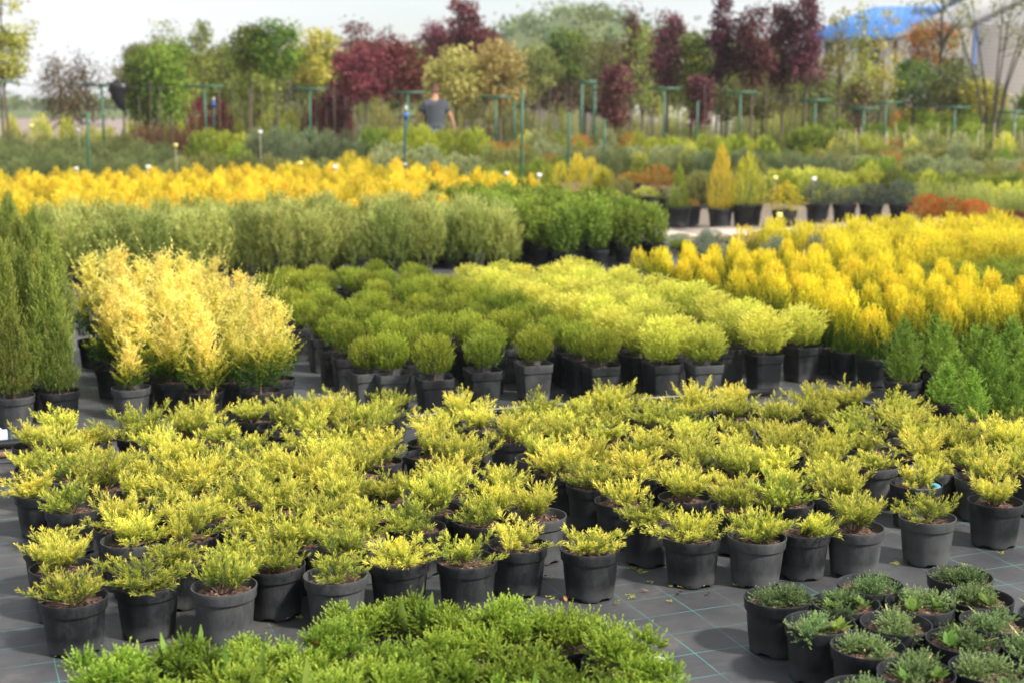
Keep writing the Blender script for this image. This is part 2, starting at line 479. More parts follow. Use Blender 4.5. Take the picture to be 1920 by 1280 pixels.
# crumbs
vc = N.new('ShaderNodeTexVoronoi'); vc.inputs['Scale'].default_value = 22
L.new(tc.outputs['Object'], vc.inputs['Vector'])
cl = N.new('ShaderNodeMath'); cl.operation = 'LESS_THAN'; cl.inputs[1].default_value = 0.045
L.new(vc.outputs['Distance'], cl.inputs[0])
cg = N.new('ShaderNodeMath'); cg.operation = 'MULTIPLY'
L.new(cl.outputs[0], cg.inputs[0]); L.new(silt.outputs['Fac'], cg.inputs[1])
mxc = N.new('ShaderNodeMixRGB'); mxc.inputs['Color2'].default_value = (0.30, 0.26, 0.20, 1)
L.new(cg.outputs[0], mxc.inputs['Fac']); L.new(mxg.outputs['Color'], mxc.inputs['Color1'])
L.new(mxc.outputs['Color'], b.inputs['Base Color'])
b.inputs['Roughness'].default_value = 0.52
b.inputs['Specular IOR Level'].default_value = 0.5
bp = N.new('ShaderNodeBump'); bp.inputs['Strength'].default_value = 0.35; bp.inputs['Distance'].default_value = 0.003
L.new(wv.outputs['Fac'], bp.inputs['Height'])
bp2 = N.new('ShaderNodeBump'); bp2.inputs['Strength'].default_value = 0.7; bp2.inputs['Distance'].default_value = 0.05
L.new(wob.outputs['Fac'], bp2.inputs['Height']); L.new(bp.outputs['Normal'], bp2.inputs['Normal'])
L.new(bp2.outputs['Normal'], b.inputs['Normal'])
M['mat'] = m
M['earth'] = plain('earth', (0.17, 0.135, 0.105), 0.95, var=0.35, scale=0.8, bump=0.4)
M['field'] = plain('ploughed_field', (0.24, 0.19, 0.165), 0.95, var=0.2, scale=0.3)
M['path'] = plain('pale_concrete', (0.48, 0.40, 0.33), 0.9, var=0.15, scale=2.5)
M['white_wall'] = plain('white_render', (0.84, 0.83, 0.81), 0.8, var=0.06, scale=0.8)
M['blue_roof'] = plain('blue_roof_sheet', (0.07, 0.24, 0.62), 0.45, var=0.12, scale=1.5)
M['blue_dark'] = plain('dark_blue_sheet', (0.04, 0.10, 0.28), 0.45, var=0.12, scale=1.5)
M['beige'] = plain('beige_siding', (0.68, 0.63, 0.57), 0.85, var=0.12, scale=1.2)
M['glass'] = plain('window_glass', (0.06, 0.075, 0.09), 0.12, spec=0.6, var=0.1)
M['grey_roof'] = plain('grey_sheet', (0.50, 0.49, 0.48), 0.6, var=0.1)
M['hill'] = plain('hill_turf', (0.09, 0.12, 0.035), 0.95, var=0.3, scale=0.1)
M['skin'] = plain('skin', (0.48, 0.25, 0.16), 0.6, var=0.06)
M['shirt'] = plain('charcoal_cotton', (0.055, 0.062, 0.075), 0.9, var=0.15)
M['jeans'] = plain('blue_denim', (0.035, 0.07, 0.17), 0.9, var=0.2, scale=40)
M['hair'] = plain('short_brown_hair', (0.12, 0.06, 0.04), 0.9)
M['shoe'] = plain('dark_shoe', (0.03, 0.03, 0.03), 0.7)

# ------------------------------------------------------------------ ground, mat, path, field
ys = [-30, 0, 10, 20, 23.5] + [23.5 + 0.65 * i for i in range(1, 11)] + [34, 45, 70, 120, 250, 600, 2500]
V, Fq = [], []
for yy in ys:
    for xx in (-2500, -60, -20, 0, 20, 60, 2500):
        V.append((xx, yy, gz(xx, yy) - 0.012))
for i in range(len(ys) - 1):
    for j in range(6):
        Fq.append((i * 7 + j, i * 7 + j + 1, (i + 1) * 7 + j + 1, (i + 1) * 7 + j))
struct('ground', mesh_np('ground', V, Fq, mats=[M['earth']], smooth=True))


def sheet(name, u0, u1, w0, w1, z, mat):
    me = mesh_np(name, [(u0, w0, z), (u1, w0, z), (u1, w1, z), (u0, w1, z)], [(0, 1, 2, 3)], mats=[mat])
    return struct(name, me, (0, 0, 0), ANG)


sheet('weed_mat', -6, 9, -1.5, 7.42, -0.004, M['mat'])
sheet('weed_mat', -6, 9.5, 7.36, 16.2, 0.0, M['mat'])
sheet('weed_mat', -9, 8.6, 16.2, 25.6, -0.004, M['mat'])
slab = MB().box((0, 0, 0.02), (0.985, 1.0, 0.06)).mesh('path_slab', [M['path']])
path_o = struct('path', MB().box((15.0, 16.9, -0.012), (14.2, 1.06, 0.01)).mesh('path', [M['path']]), (0, 0, 0), ANG)
for i in range(14):
    part('slab', slab, path_o, (8.6 + i, 16.9, 0.0))
fv = [(-90, 48, 0.306), (-10, 48, 0.306), (-14, 230, 0.306), (-120, 230, 0.306)]
struct('field', mesh_np('field', fv, [(0, 1, 2, 3)], mats=[M['field']]))

# ------------------------------------------------------------------ pots
def lathe(profile, seg, notch=0, square=False, rnd=None):
    V, Fq = [], []
    for r, z in profile:
        for k in range(seg):
            a = 2 * PI * k / seg
            f = 1.0
            if square:
                f = 0.93 / (abs(math.cos(a)) ** 7 + abs(math.sin(a)) ** 7) ** (1 / 7)
            zz = z
            if notch and z < 0.004 and r > 0.07 and (k % (seg // notch)) in (0, 1, 2):
                zz = 0.011
            V.append((r * f * math.cos(a), r * f * math.sin(a), zz))
    for i in range(len(profile) - 1):
        for k in range(seg):
            Fq.append((i * seg + k, i * seg + (k + 1) % seg, (i + 1) * seg + (k + 1) % seg, (i + 1) * seg + k))
    return np.array(V), np.array(Fq)


ROUND = [(0.0, 0.006), (0.078, 0.006), (0.086, 0.0), (0.0875, 0.003), (0.0880, 0.012), (0.0925, 0.05), (0.0965, 0.09), (0.1005, 0.139), (0.1065, 0.1405),
         (0.1078, 0.144), (0.1085, 0.165), (0.1110, 0.1775), (0.1100, 0.1800), (0.1070, 0.1800), (0.1052, 0.176), (0.1035, 0.150), (0.0985, 0.143), (0.095, 0.10)]


def pot_mesh(name, mat, seg=40, sq=False, sr=1.0, sz=1.0):
    V_, F2 = lathe(ROUND, seg, 5 if not sq else 4, sq)
    V_ = V_ * np.array([sr, sr, sz])
    return mesh_np(name, V_, F2, mats=[mat], smooth=True)


POT_B = pot_mesh('round_pot_black', M['pot_black'])
POT_D = pot_mesh('round_pot_dusty', M['pot_dusty'])
POT_SQ = pot_mesh('square_pot', M['pot_black'], 40, True, 1.0, 1.25)
POT_SQD = pot_mesh('square_pot_dusty', M['pot_dusty'], 40, True, 1.0, 1.25)
for me in (POT_B, POT_D, POT_SQ, POT_SQD):   # crisp rim edges
    me.polygons.foreach_set('use_smooth', np.ones(len(me.polygons), dtype=bool))
    me.set_sharp_from_angle(angle=R_(42))


def soil_mesh(seed, r=0.1005, sq=False):
    g = np.random.default_rng(seed)
    V, Fq = [], []
    ring, seg = [0.0, 0.03, 0.055, 0.078, r], 20
    for rr in ring:
        for k in range(seg):
            a = 2 * PI * k / seg
            f = 0.93 / (abs(math.cos(a)) ** 7 + abs(math.sin(a)) ** 7) ** (1 / 7) if sq else 1.0
            V.append((rr * f * math.cos(a), rr * f * math.sin(a), 0.010 * (1 - rr / r) + (g.normal() * 0.0028 if rr else 0)))
    for i in range(len(ring) - 1):
        for k in range(seg):
            Fq.append((i * seg + k, i * seg + (k + 1) % seg, (i + 1) * seg + (k + 1) % seg, (i + 1) * seg + k))
    mb = MB().add(V, Fq)
    for _ in range(46):                       # bark chips
        a, rr = g.uniform(0, 2 * PI), r * 0.93 * math.sqrt(g.uniform())
        c = np.array([rr * math.cos(a), rr * math.sin(a), 0.010 * (1 - rr / r) + 0.005])
        d = g.normal(size=3) * (1, 1, 0.35); d /= np.linalg.norm(d)
        s = np.cross(d, (0, 0, 1)); s /= np.linalg.norm(s) + 1e-9
        l_, w_ = g.uniform(0.006, 0.014), g.uniform(0.002, 0.005)
        n_ = np.cross(d, s) * 0.0015
        mb.add([c - d * l_ - s * w_, c + d * l_ - s * w_ * .6, c + d * l_ + s * w_ + n_, c - d * l_ + s * w_ * .8 + n_], [[0, 1, 2, 3]])
    return mb.mesh('bark_soil', [M['soil']])


SOIL = [soil_mesh(i) for i in range(4)]
SOIL_SQ = [soil_mesh(9, sq=True)]

# ------------------------------------------------------------------ foliage generators
def nrm(a):
    return a / (np.linalg.norm(a, axis=-1, keepdims=True) + 1e-9)


def perp(d, g):
    r = g.normal(size=d.shape)
    return nrm(r - d * np.sum(r * d, axis=-1, keepdims=True))


def blades(mb, base, d, side, L, W, t0, t1, mid=0.45):
    n = len(base)
    L = np.asarray(L).reshape(-1, 1) * np.ones((n, 1)); W = np.asarray(W).reshape(-1, 1) * np.ones((n, 1))
    m_ = base + d * L * mid
    V = np.stack([base, m_ + side * W / 2, base + d * L, m_ - side * W / 2], 1).reshape(-1, 3)
    tip = np.stack([t0, (t0 + t1) / 2, t1, (t0 + t1) / 2], 1).reshape(-1)
    mb.add(V, np.arange(4 * n).reshape(-1, 4), tip)


def shoots(mb, g, base, d, Ls, tb, tg, nsp, sl, sw, ang=0.6, flat=True, droop=0.0, rise=0.15, sub=0):
    """Clothe each shoot (base, direction, length) with nsp sprigs; tb..tb+tg is its colour run."""
    n = len(base)
    Ls = np.asarray(Ls) * np.ones(n)
    p = perp(d, g)
    q = np.cross(d, p)
    s = (np.linspace(0.1, 1.0, nsp)[None, :] + g.normal(size=(n, nsp)) * 0.03)
    pos = base[:, None, :] + d[:, None, :] * (Ls[:, None] * s)[..., None]
    pos[..., 2] += (rise * Ls[:, None] * s ** 2) - droop * Ls[:, None] * s ** 2
    if flat:
        sg = np.where(np.arange(nsp) % 2 == 0, 1.0, -1.0)[None, :, None]
        sd = p[:, None, :] * sg + q[:, None, :] * g.normal(size=(n, nsp, 1)) * 0.25
    else:
        a = g.uniform(0, 2 * PI, size=(n, nsp, 1))
        sd = p[:, None, :] * np.cos(a) + q[:, None, :] * np.sin(a)
    an = ang * (1.15 - 0.75 * s)[..., None]
    dd = nrm(d[:, None, :] * np.cos(an) + sd * np.sin(an) + g.normal(size=(n, nsp, 3)) * 0.12 + np.array([0, 0, rise - droop]))
    ll = sl * (1.15 - 0.5 * s) * g.uniform(0.7, 1.25, size=(n, nsp))
    tb = np.asarray(tb) * np.ones(n)
    t0 = tb[:, None] + tg * 0.75 * s + g.normal(size=(n, nsp)) * 0.07
    t1 = t0 + tg * 0.45
    P, D, LL, T0, T1 = (x.reshape(-1, *x.shape[2:]) for x in (pos, dd, ll, t0, t1))
    blades(mb, P, D, perp(D, g), LL, sw * g.uniform(0.8, 1.25, size=len(P)), T0, T1)
    for _ in range(sub):
        k = g.uniform(0.25, 0.7, size=(len(P), 1))
        D2 = nrm(D + perp(D, g) * 0.75 + np.array([0, 0, 0.2]))
        blades(mb, P + D * LL[:, None] * k, D2, perp(D2, g), LL * 0.6, sw, T0 + 0.1, T1 + 0.05)


def envelope(seed, mat, H, R, prof, n, L, nsp, sl, sw, up=0.6, ang=0.6, flat=True, inner=0.55, droop=0.0, rise=0.1,
             tipf=None, tg=0.5, z0=0.0, tw=1.0, lump=0.0, name='foliage', lj=0.25, sub=0, lead=0):
    """A plant of n shoots spread through the volume under the profile r(t)."""
    g = np.random.default_rng(seed)
    t = g.uniform(0, 1, n * 3)
    r = np.array([prof(x) for x in t])
    keep = g.uniform(0, 1, len(t)) < (0.25 + 0.75 * r / max(r.max(), 1e-6)) ** tw
    t, r = t[keep][:n], r[keep][:n]
    n = len(t)
    th = g.uniform(0, 2 * PI, n)
    rho = np.sqrt(g.uniform(inner ** 2, 1, n))
    if lump:
        r = r * (1 + lump * np.sin(3 * th + seed) * np.sin(5 * t + seed * 2.1) + lump * 0.6 * np.sin(5 * th + 7 * t + seed))
    out = np.stack([np.cos(th), np.sin(th), np.zeros(n)], 1)
    pos = out * (rho * r * R)[:, None] + np.stack([np.zeros(n), np.zeros(n), z0 + t * H], 1)
    d = nrm(out * (1 - up) * rho[:, None] + np.array([0, 0, 1.0]) * up + g.normal(size=(n, 3)) * 0.18)
    Ls = L * g.uniform(1 - lj, 1 + lj, n)
    base = pos - d * (Ls * 0.85)[:, None]
    base[:, 2] = np.maximum(base[:, 2], z0 * 0.6 + 0.004)
    tb = tipf(t, rho, g, n) if tipf else 0.1 + 0.35 * rho ** 2 + 0.1 * t
    mb = MB()
    if lead:                                  # a few long leaders above the crown
        a = g.uniform(0, 2 * PI, lead)
        lb = np.stack([np.cos(a) * R * 0.35, np.sin(a) * R * 0.35, z0 + H * g.uniform(0.55, 0.85, lead)], 1)
        ld = nrm(np.stack([np.cos(a) * 0.3, np.sin(a) * 0.3, np.ones(lead)], 1) + g.normal(size=(lead, 3)) * 0.12)
        shoots(mb, g, lb, ld, g.uniform(0.5, 1.0, lead) * H * 0.42, 0.55, 0.4, 22, sl * 0.9, sw, 0.55, flat, 0, 0.05)
    shoots(mb, g, base, d, Ls, tb, tg, nsp, sl, sw, ang, flat, droop, rise, sub)
    return mb.mesh(name, [mat])


def juniper(seed, mat, size=1.0, nst=24, spread=1.0, tone=0.0, lop=0.2):
    """Spreading juniper: arching main stems, side shoots, thread-like sprigs. Returns foliage and branch meshes."""
    g = np.random.default_rng(seed)
    B, D, LL, TB = [], [], [], []
    tw = MB()
    lean = g.normal(size=2) * lop
    long_ones = set(g.choice(nst, 3, replace=False).tolist())
    for i in range(nst):
        az = 2 * PI * (i + g.uniform(-0.6, 0.6)) / nst * 1.0 + g.normal() * 0.3
        th = g.uniform(0.2, 1.4) * min(1.0, spread)
        L = size * (0.055 + 0.070 * th / 1.3) * g.uniform(0.7, 1.2) * (1.4 if i in long_ones else 1.0)
        h = np.array([math.cos(az), math.sin(az), 0])
        d0 = nrm(h * math.sin(th) + np.array([lean[0], lean[1], math.cos(th)]))
        pts = []
        for s in np.linspace(0, 1, 5):
            p = h * 0.012 + d0 * L * s + np.array([0, 0, 0.16 * L * s * s]) + h * 0.10 * L * s * s
            pts.append(p)
        tw.tube(pts, [0.0034 * (1 - 0.75 * s) * size ** .5 for s in np.linspace(0, 1, 5)], 4)
        nsh = 7
        for j in range(nsh + 1):
            s = 0.22 + 0.78 * j / nsh
            p = h * 0.012 + d0 * L * s + np.array([0, 0, 0.16 * L * s * s]) + h * 0.10 * L * s * s
            dt = nrm(d0 + np.array([0, 0, 0.35 * s]) + h * 0.15 * s)
            if j < nsh:
                sd = np.cross(dt, (0, 0, 1)); sd = sd / (np.linalg.norm(sd) + 1e-6)
                sg = 1 if j % 2 else -1
                dt = nrm(dt * 0.75 + sd * sg * g.uniform(0.4, 0.85) + g.normal(size=3) * 0.2 + np.array([0, 0, 0.22]))
            B.append(p); D.append(dt)
            LL.append(size * g.uniform(0.030, 0.055) * (1.15 - 0.35 * s))
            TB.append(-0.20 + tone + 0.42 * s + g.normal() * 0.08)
    mb = MB()
    shoots(mb, g, np.array(B), np.array(D), np.array(LL), np.array(TB), 0.78, 13, 0.031 * size ** .5, 0.0028, 0.6, True, 0, 0.2, sub=1)
    V = mb
    for a in V.V:
        a[:, 2] = np.maximum(a[:, 2], 0.003)
    return mb.mesh('juniper_foliage', [mat]), tw.mesh('juniper_branches', [M['twig']])


def p_globe(t):
    return math.sqrt(max(0.0, 1 - (2 * t - 1) ** 2)) * 0.97 + 0.03


def p_dome(t):
    return math.sqrt(max(0.0, 1 - t ** 2.2)) * min(1, 0.55 + t * 1.8)


def p_cone(t):
    return max(0.0, 1 - t) ** 0.8 * min(1, 0.6 + 3.2 * t) + 0.02


def p_col(t):
    return math.sin(PI * (0.15 + 0.80 * t)) ** 0.6


def p_egg(t):
    return max(0.0, 1 - t ** 1.7) ** 0.75 * min(1, 0.55 + 2.6 * t) + 0.02


def p_plume(t):
    return 0.35 + 0.65 * math.sin(PI * min(1.0, t * 0.85 + 0.1)) if t < 0.9 else 0.55


def p_mat(t):
    return math.sqrt(max(0.0, 1 - t * t))


# ------------------------------------------------------------------ plant stock: one set of meshes per kind
rnd = random.Random(7)
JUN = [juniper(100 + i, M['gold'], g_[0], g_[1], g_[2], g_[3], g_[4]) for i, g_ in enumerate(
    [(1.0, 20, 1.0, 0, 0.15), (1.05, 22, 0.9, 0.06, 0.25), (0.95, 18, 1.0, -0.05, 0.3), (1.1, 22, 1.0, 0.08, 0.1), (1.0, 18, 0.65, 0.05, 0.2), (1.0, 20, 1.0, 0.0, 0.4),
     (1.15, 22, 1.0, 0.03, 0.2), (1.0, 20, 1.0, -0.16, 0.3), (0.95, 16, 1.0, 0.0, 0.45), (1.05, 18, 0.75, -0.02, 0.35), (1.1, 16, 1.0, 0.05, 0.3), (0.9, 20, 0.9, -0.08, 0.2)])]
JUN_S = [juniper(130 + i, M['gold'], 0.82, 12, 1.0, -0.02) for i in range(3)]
FRESH = []
for i in range(5):
    g = np.random.default_rng(500 + i)
    mb = MB()
    cl = [(g.uniform(-0.085, 0.085), g.uniform(-0.085, 0.085), g.uniform(0.03, 0.20)) for _ in range(19)]
    for cx_, cy_, cz_ in cl:
        n = 30
        o = nrm(g.normal(size=(n, 3)) * (1, 1, 0.8) + np.array([0, 0, 0.8]))
        base = np.array([cx_, cy_, cz_ * 0.5]) + o * 0.012
        base[:, 2] = np.maximum(base[:, 2], 0.004)
        shoots(mb, g, base, o, g.uniform(0.032, 0.056, n), g.uniform(0.0, 0.25, n), 0.6, 18, 0.0125, 0.0048, 0.6, False, 0, 0.25)
    FRESH.append(mb.mesh('fresh_juniper_foliage', [M['fresh']]))
LOW = []
for i in range(5):
    g = np.random.default_rng(540 + i)
    mb = MB()
    a0 = g.uniform(0, 2 * PI)
    for c_ in range(11):
        cx_, cy_ = g.normal(size=2) * 0.034 + np.array([math.cos(a0), math.sin(a0)]) * 0.018
        n = 26
        o = nrm(g.normal(size=(n, 3)) + np.array([0, 0, 0.55]))
        base = np.array([cx_, cy_, 0.012]) + o * 0.008
        base[:, 2] = np.maximum(base[:, 2], 0.004)
        shoots(mb, g, base, o, g.uniform(0.034, 0.056, n), g.uniform(0.0, 0.35, n), 0.6, 18, 0.0105, 0.0040, 0.85, False, 0, 0.1)
    LOW.append(mb.mesh('creeping_juniper_foliage', [M['bluegreen']]))
WEED = []
for i in range(3):
    g = np.random.default_rng(580 + i)
    mb = MB()
    n = 16
    a = g.uniform(0, 2 * PI, n)
    d = nrm(np.stack([np.cos(a), np.sin(a), g.uniform(0.2, 1.4, n)], 1))
    sd = nrm(np.cross(d, np.array([0, 0, 1.0])))
    blades(mb, np.zeros((n, 3)) + np.array([0, 0, 0.004]), d, sd, g.uniform(0.02, 0.045, n), g.uniform(0.010, 0.02, n), g.uniform(0.2, 0.6, n), g.uniform(0.6, 1, n), 0.6)
    WEED.append(mb.mesh('weed', [M['weed']]))


def leaf_mesh(name, mat, l_, w_, curl):
    V, Fq = [], []
    for i, s in enumerate(np.linspace(0, 1, 6)):
        ww = w_ * math.sin(PI * (0.08 + 0.9 * s)) ** 0.8
        z = curl * l_ * (s * s) * math.sin(2.2 * s) + 0.004
        for k in (-1, 0, 1):
            V.append((s * l_, k * ww / 2, z - abs(k) * -0.15 * ww))
    for i in range(5):
        for k in range(2):
            Fq.append((i * 3 + k, i * 3 + k + 1, (i + 1) * 3 + k + 1, (i + 1) * 3 + k))
    return mesh_np(name, V, Fq, np.full(len(V), 0.7), [mat], True)


LEAF_DRY = leaf_mesh('dry_leaf', M['dry_leaf'], 0.05, 0.022, 0.5)
LEAF_STRAW = leaf_mesh('withered_leaf', M['straw'], 0.075, 0.009, 0.6)
LEAF_WEED = leaf_mesh('long_weed_leaf', M['weed'], 0.10, 0.020, 0.5)

DTH = [envelope(600 + i, M['dark_thuja'], 0.62, 0.155, p_egg, 620, 0.10, 15, 0.030, 0.0046, up=0.74, ang=0.55, inner=0.35,
                tipf=lambda t, r, g, n: -0.05 + 0.35 * r + 0.1 * t + g.normal(size=n) * 0.08, z0=0.05) for i in range(3)]
CYP = [envelope(620 + i, M['cypress'], (0.55, 0.62, 0.68, 0.5)[i], 0.20, p_cone, 170, 0.16, 34, 0.030, 0.0044, up=0.45, ang=0.62, inner=0.25, lj=0.8, lead=6, sub=1,
                tipf=lambda t, r, g, n: -0.95 + 0.30 * r + 1.6 * np.minimum(1, t * 1.5) + g.normal(size=n) * 0.12, tg=0.42, z0=0.06, rise=0.12) for i in range(4)]
GLO = [envelope(640 + i, M['globe'], 0.185, 0.120, p_globe, 420, 0.06, 13, 0.019, 0.0036, up=0.62, ang=0.5, inner=0.5, lump=0.06,
                tipf=lambda t, r, g, n: -0.2 + 0.35 * r + 0.45 * t + g.normal(size=n) * 0.08, z0=0.055) for i in range(5)]
LIM = [envelope(660 + i, M['lime'], 0.25, 0.165, p_globe, 430, 0.10, 14, 0.026, 0.0040, up=0.5, ang=0.55, inner=0.45, lump=0.08, droop=0.25, lj=0.4,
                tipf=lambda t, r, g, n: -0.42 + 0.35 * r + 0.85 * t + g.normal(size=n) * 0.1, z0=0.05) for i in range(5)]
YCO = [envelope(680 + i, M['ycol'], (0.42, 0.46, 0.39, 0.44)[i], (0.088, 0.094, 0.098, 0.085)[i], p_col, 460, 0.075, 13, 0.019, 0.0046, up=0.9, ang=0.42, inner=0.55, lump=0.2,
                tipf=lambda t, r, g, n: -1.05 + 0.2 * r + 1.7 * t + g.normal(size=n) * 0.14, z0=0.0) for i in range(4)]
SPR = [envelope(700 + i, M['spruce'], (0.34, 0.30, 0.37)[i], 0.110, p_egg, 380, 0.06, 22, 0.014, 0.0036, up=0.5, ang=0.95, flat=False, inner=0.2, lj=0.4,
                tipf=lambda t, r, g, n: 0.0 + 0.3 * r + g.normal(size=n) * 0.1, z0=0.02) for i in range(3)]
GRY = [envelope(720 + i, M['greygreen'], 0.66, 0.17, p_plume, 340, 0.17, 14, 0.048, 0.0065, up=0.74, ang=0.5, inner=0.2, lj=0.5,
                tipf=lambda t, r, g, n: -0.1 + 0.25 * r + 0.35 * t + g.normal(size=n) * 0.12, z0=0.03) for i in range(4)]
LAU = [envelope(740 + i, M['laurel'], 0.52, 0.17, p_plume, 170, 0.11, 9, 0.040, 0.020, up=0.7, ang=0.9, flat=False, inner=0.2,
                tipf=lambda t, r, g, n: -0.1 + 0.25 * r + 0.4 * t + g.normal(size=n) * 0.12, z0=0.05) for i in range(3)]
AMB = [envelope(760 + i, M['amber'], 0.42, 0.19, p_egg, 230, 0.12, 12, 0.04, 0.008, up=0.72, ang=0.5, inner=0.3, lj=0.4,
                tipf=lambda t, r, g, n: -0.3 + 0.2 * r + 0.9 * t + g.normal(size=n) * 0.12, z0=0.02) for i in range(3)]
YSH = [envelope(780 + i, M['ycol'], 0.38, 0.19, p_plume, 190, 0.12, 12, 0.034, 0.007, up=0.8, ang=0.5, inner=0.25, lj=0.4,
                tipf=lambda t, r, g, n: -0.1 + 0.2 * r + 0.55 * t + g.normal(size=n) * 0.1, z0=0.02) for i in range(3)]


def unit(seed, mat, prof, n, L, nsp, sl, sw, up, flat=True, ang=0.6, inner=0.4, lump=0.1, tg=0.5, **k):
    return [envelope(seed + i, mat, 1.0, 0.5, prof, n, L, nsp, sl, sw, up=up, flat=flat, ang=ang, inner=inner, lump=lump, tg=tg,
                     tipf=lambda t, r, g, n: -0.05 + 0.25 * r + 0.3 * t + g.normal(size=n) * 0.12, **k) for i in range(2)]


# unit shrubs (1 m tall, 1 m wide): scaled where they stand
UNIT = {
    'pine': unit(800, M['pine'], p_dome, 300, 0.22, 16, 0.085, 0.010, 0.62, flat=False, ang=0.9),
    'steel': unit(805, M['steel_juniper'], p_dome, 320, 0.24, 13, 0.08, 0.012, 0.62),
    'pale': unit(810, M['pale'], p_dome, 300, 0.2, 11, 0.07, 0.022, 0.55, flat=False, ang=0.9),
    'olive': unit(815, M['olive'], p_dome, 300, 0.24, 11, 0.085, 0.018, 0.68),
    'hedge': unit(820, M['limehedge'], p_dome, 300, 0.2, 11, 0.07, 0.024, 0.7, flat=False, ang=0.9),
    'ball': unit(825, M['orange_shrub'], p_globe, 300, 0.2, 12, 0.07, 0.014, 0.62),
    'spirea': unit(830, M['red_spirea'], p_dome, 300, 0.2, 11, 0.07, 0.022, 0.65, flat=False, ang=0.9),
    'barberry': unit(835, M['barberry'], p_dome, 280, 0.24, 11, 0.07, 0.022, 0.65, flat=False, ang=0.9),
    'brown': unit(840, M['brown_twigs'], p_plume, 300, 0.3, 9, 0.10, 0.010, 0.92, ang=0.3),
    'lavender': unit(845, M['lavender'], p_dome, 280, 0.28, 10, 0.10, 0.013, 0.8, flat=False, ang=0.5),
    'slate': unit(850, M['slate_spruce'], p_globe, 320, 0.17, 18, 0.055, 0.010, 0.5, flat=False, ang=0.95),
    'cone': unit(855, M['ycol'], p_cone, 420, 0.15, 12, 0.05, 0.010, 0.8),
    'greencone': unit(860, M['globe'], p_cone, 420, 0.15, 12, 0.05, 0.010, 0.8),
    'ambercone': unit(865, M['amber'], p_col, 420, 0.15, 12, 0.05, 0.011, 0.82),
    'grass': unit(870, M['greygreen'], p_plume, 260, 0.4, 9, 0.12, 0.012, 0.85, ang=0.35),
    'yellowlow': unit(875, M['lime'], p_dome, 300, 0.22, 11, 0.08, 0.018, 0.6),
    'darkbush': unit(880, M['laurel'], p_dome, 300, 0.22, 10, 0.08, 0.03, 0.6, flat=False, ang=0.9),
    'greenlow': unit(885, M['globe'], p_dome, 300, 0.22, 12, 0.07, 0.016, 0.6),
    'goldcolumn': unit(895, M['amber'], p_egg, 420, 0.15, 12, 0.05, 0.011, 0.82, tg=0.75),
    'greencolumn': unit(900, M['goldgreen'], p_egg, 420, 0.15, 12, 0.05, 0.011, 0.78),
    'weeping': unit(890, M['amber'], p_dome, 260, 0.3, 12, 0.07, 0.014, -0.45, droop=0.15, rise=0.0),
}


def stem_mesh(h, r):
    return MB().tube([(0, 0, -0.02), (0.004, 0.002, h * 0.5), (0, 0, h)], [r, r * 0.8, r * 0.5], 6).mesh('stem', [M['twig']])


STEM = stem_mesh(0.10, 0.007)
STEM_T = stem_mesh(0.3, 0.008)


def potted(name, X, Y, label, cat, group, fol, pot=POT_B, soil=True, fs=1.0, fz=None, soil_z=0.150, branches=None, stem=None, ps=1.0, tilt=0.02, shift=0.0, soilm=None):
    z = gz(X, Y)
    t = thing(name, label, cat, (X, Y, z), rnd.uniform(0, 2 * PI) if pot not in (POT_SQ, POT_SQD) else ANG + rnd.uniform(-.12, .12), group)
    po = part('pot', pot, t, scale=ps)
    sz = soil_z * ps * (1.25 if pot in (POT_SQ, POT_SQD) else 1)
    if soil:
        part('soil', soilm or (rnd.choice(SOIL) if pot not in (POT_SQ, POT_SQD) else SOIL_SQ[0]), t, (0, 0, sz), rnd.uniform(0, 6) if pot not in (POT_SQ, POT_SQD) else 0, scale=ps)
    a = rnd.uniform(0, 2 * PI)
    ox, oy = math.cos(a) * shift, math.sin(a) * shift
    rz = rnd.uniform(0, 2 * PI)
    zs = fz if fz is not None else fs
    zoff = sz + 0.008
    rot = (rnd.gauss(0, tilt), rnd.gauss(0, tilt), rz)
    part('foliage', fol, t, (ox, oy, zoff), rot=rot, scale=(fs, fs, zs))
    if branches is not None:
        part('branches', branches, t, (ox, oy, zoff), rot=rot, scale=(fs, fs, zs))
    if stem is not None:
        part('stem', stem, t, (ox, oy, zoff), scale=(1, 1, zs))
    return t


# ------------------------------------------------------------------ golden juniper blocks
def fill(explicit, inside, sp, jit, hexa=True, u0=0, u1=1, w0=0, w1=1, mind=0.212):
    pts = list(explicit)
    r = 0
    w = w0
    while w <= w1:
        u = u0 + (sp / 2 if (hexa and r % 2) else 0)
        while u <= u1:
            p = (u + rnd.uniform(-jit, jit), w + rnd.uniform(-jit, jit))
            if inside(*p) and all((p[0] - q[0]) ** 2 + (p[1] - q[1]) ** 2 > mind ** 2 for q in pts):
                pts.append(p)
            u += sp
        w += sp * 0.88 if hexa else sp
        r += 1
    return pts


def from_px(lst, h=0.18):
    return [uw(*at(x, y, h)) for x, y in lst]


FRONT_L = [(137, 1117, 'B', 1), (275, 1090, 'B', 0), (420, 1096, 'D', 0), (515, 1057, 'B', 0), (630, 1076, 'D', 2), (748, 1047, 'B', 0),
           (875, 1047, 'B', 1), (970, 1019, 'B', 0), (1107, 1026, 'B', 1)]
FRONT_R = [(1215, 968, 'B', 0), (1298, 1003, 'B', 0), (1418, 1003, 'D', 0), (1503, 990, 'B', 0), (1604, 987, 'D', 0), (1740, 968, 'D', 0), (1867, 938, 'B', 0)]


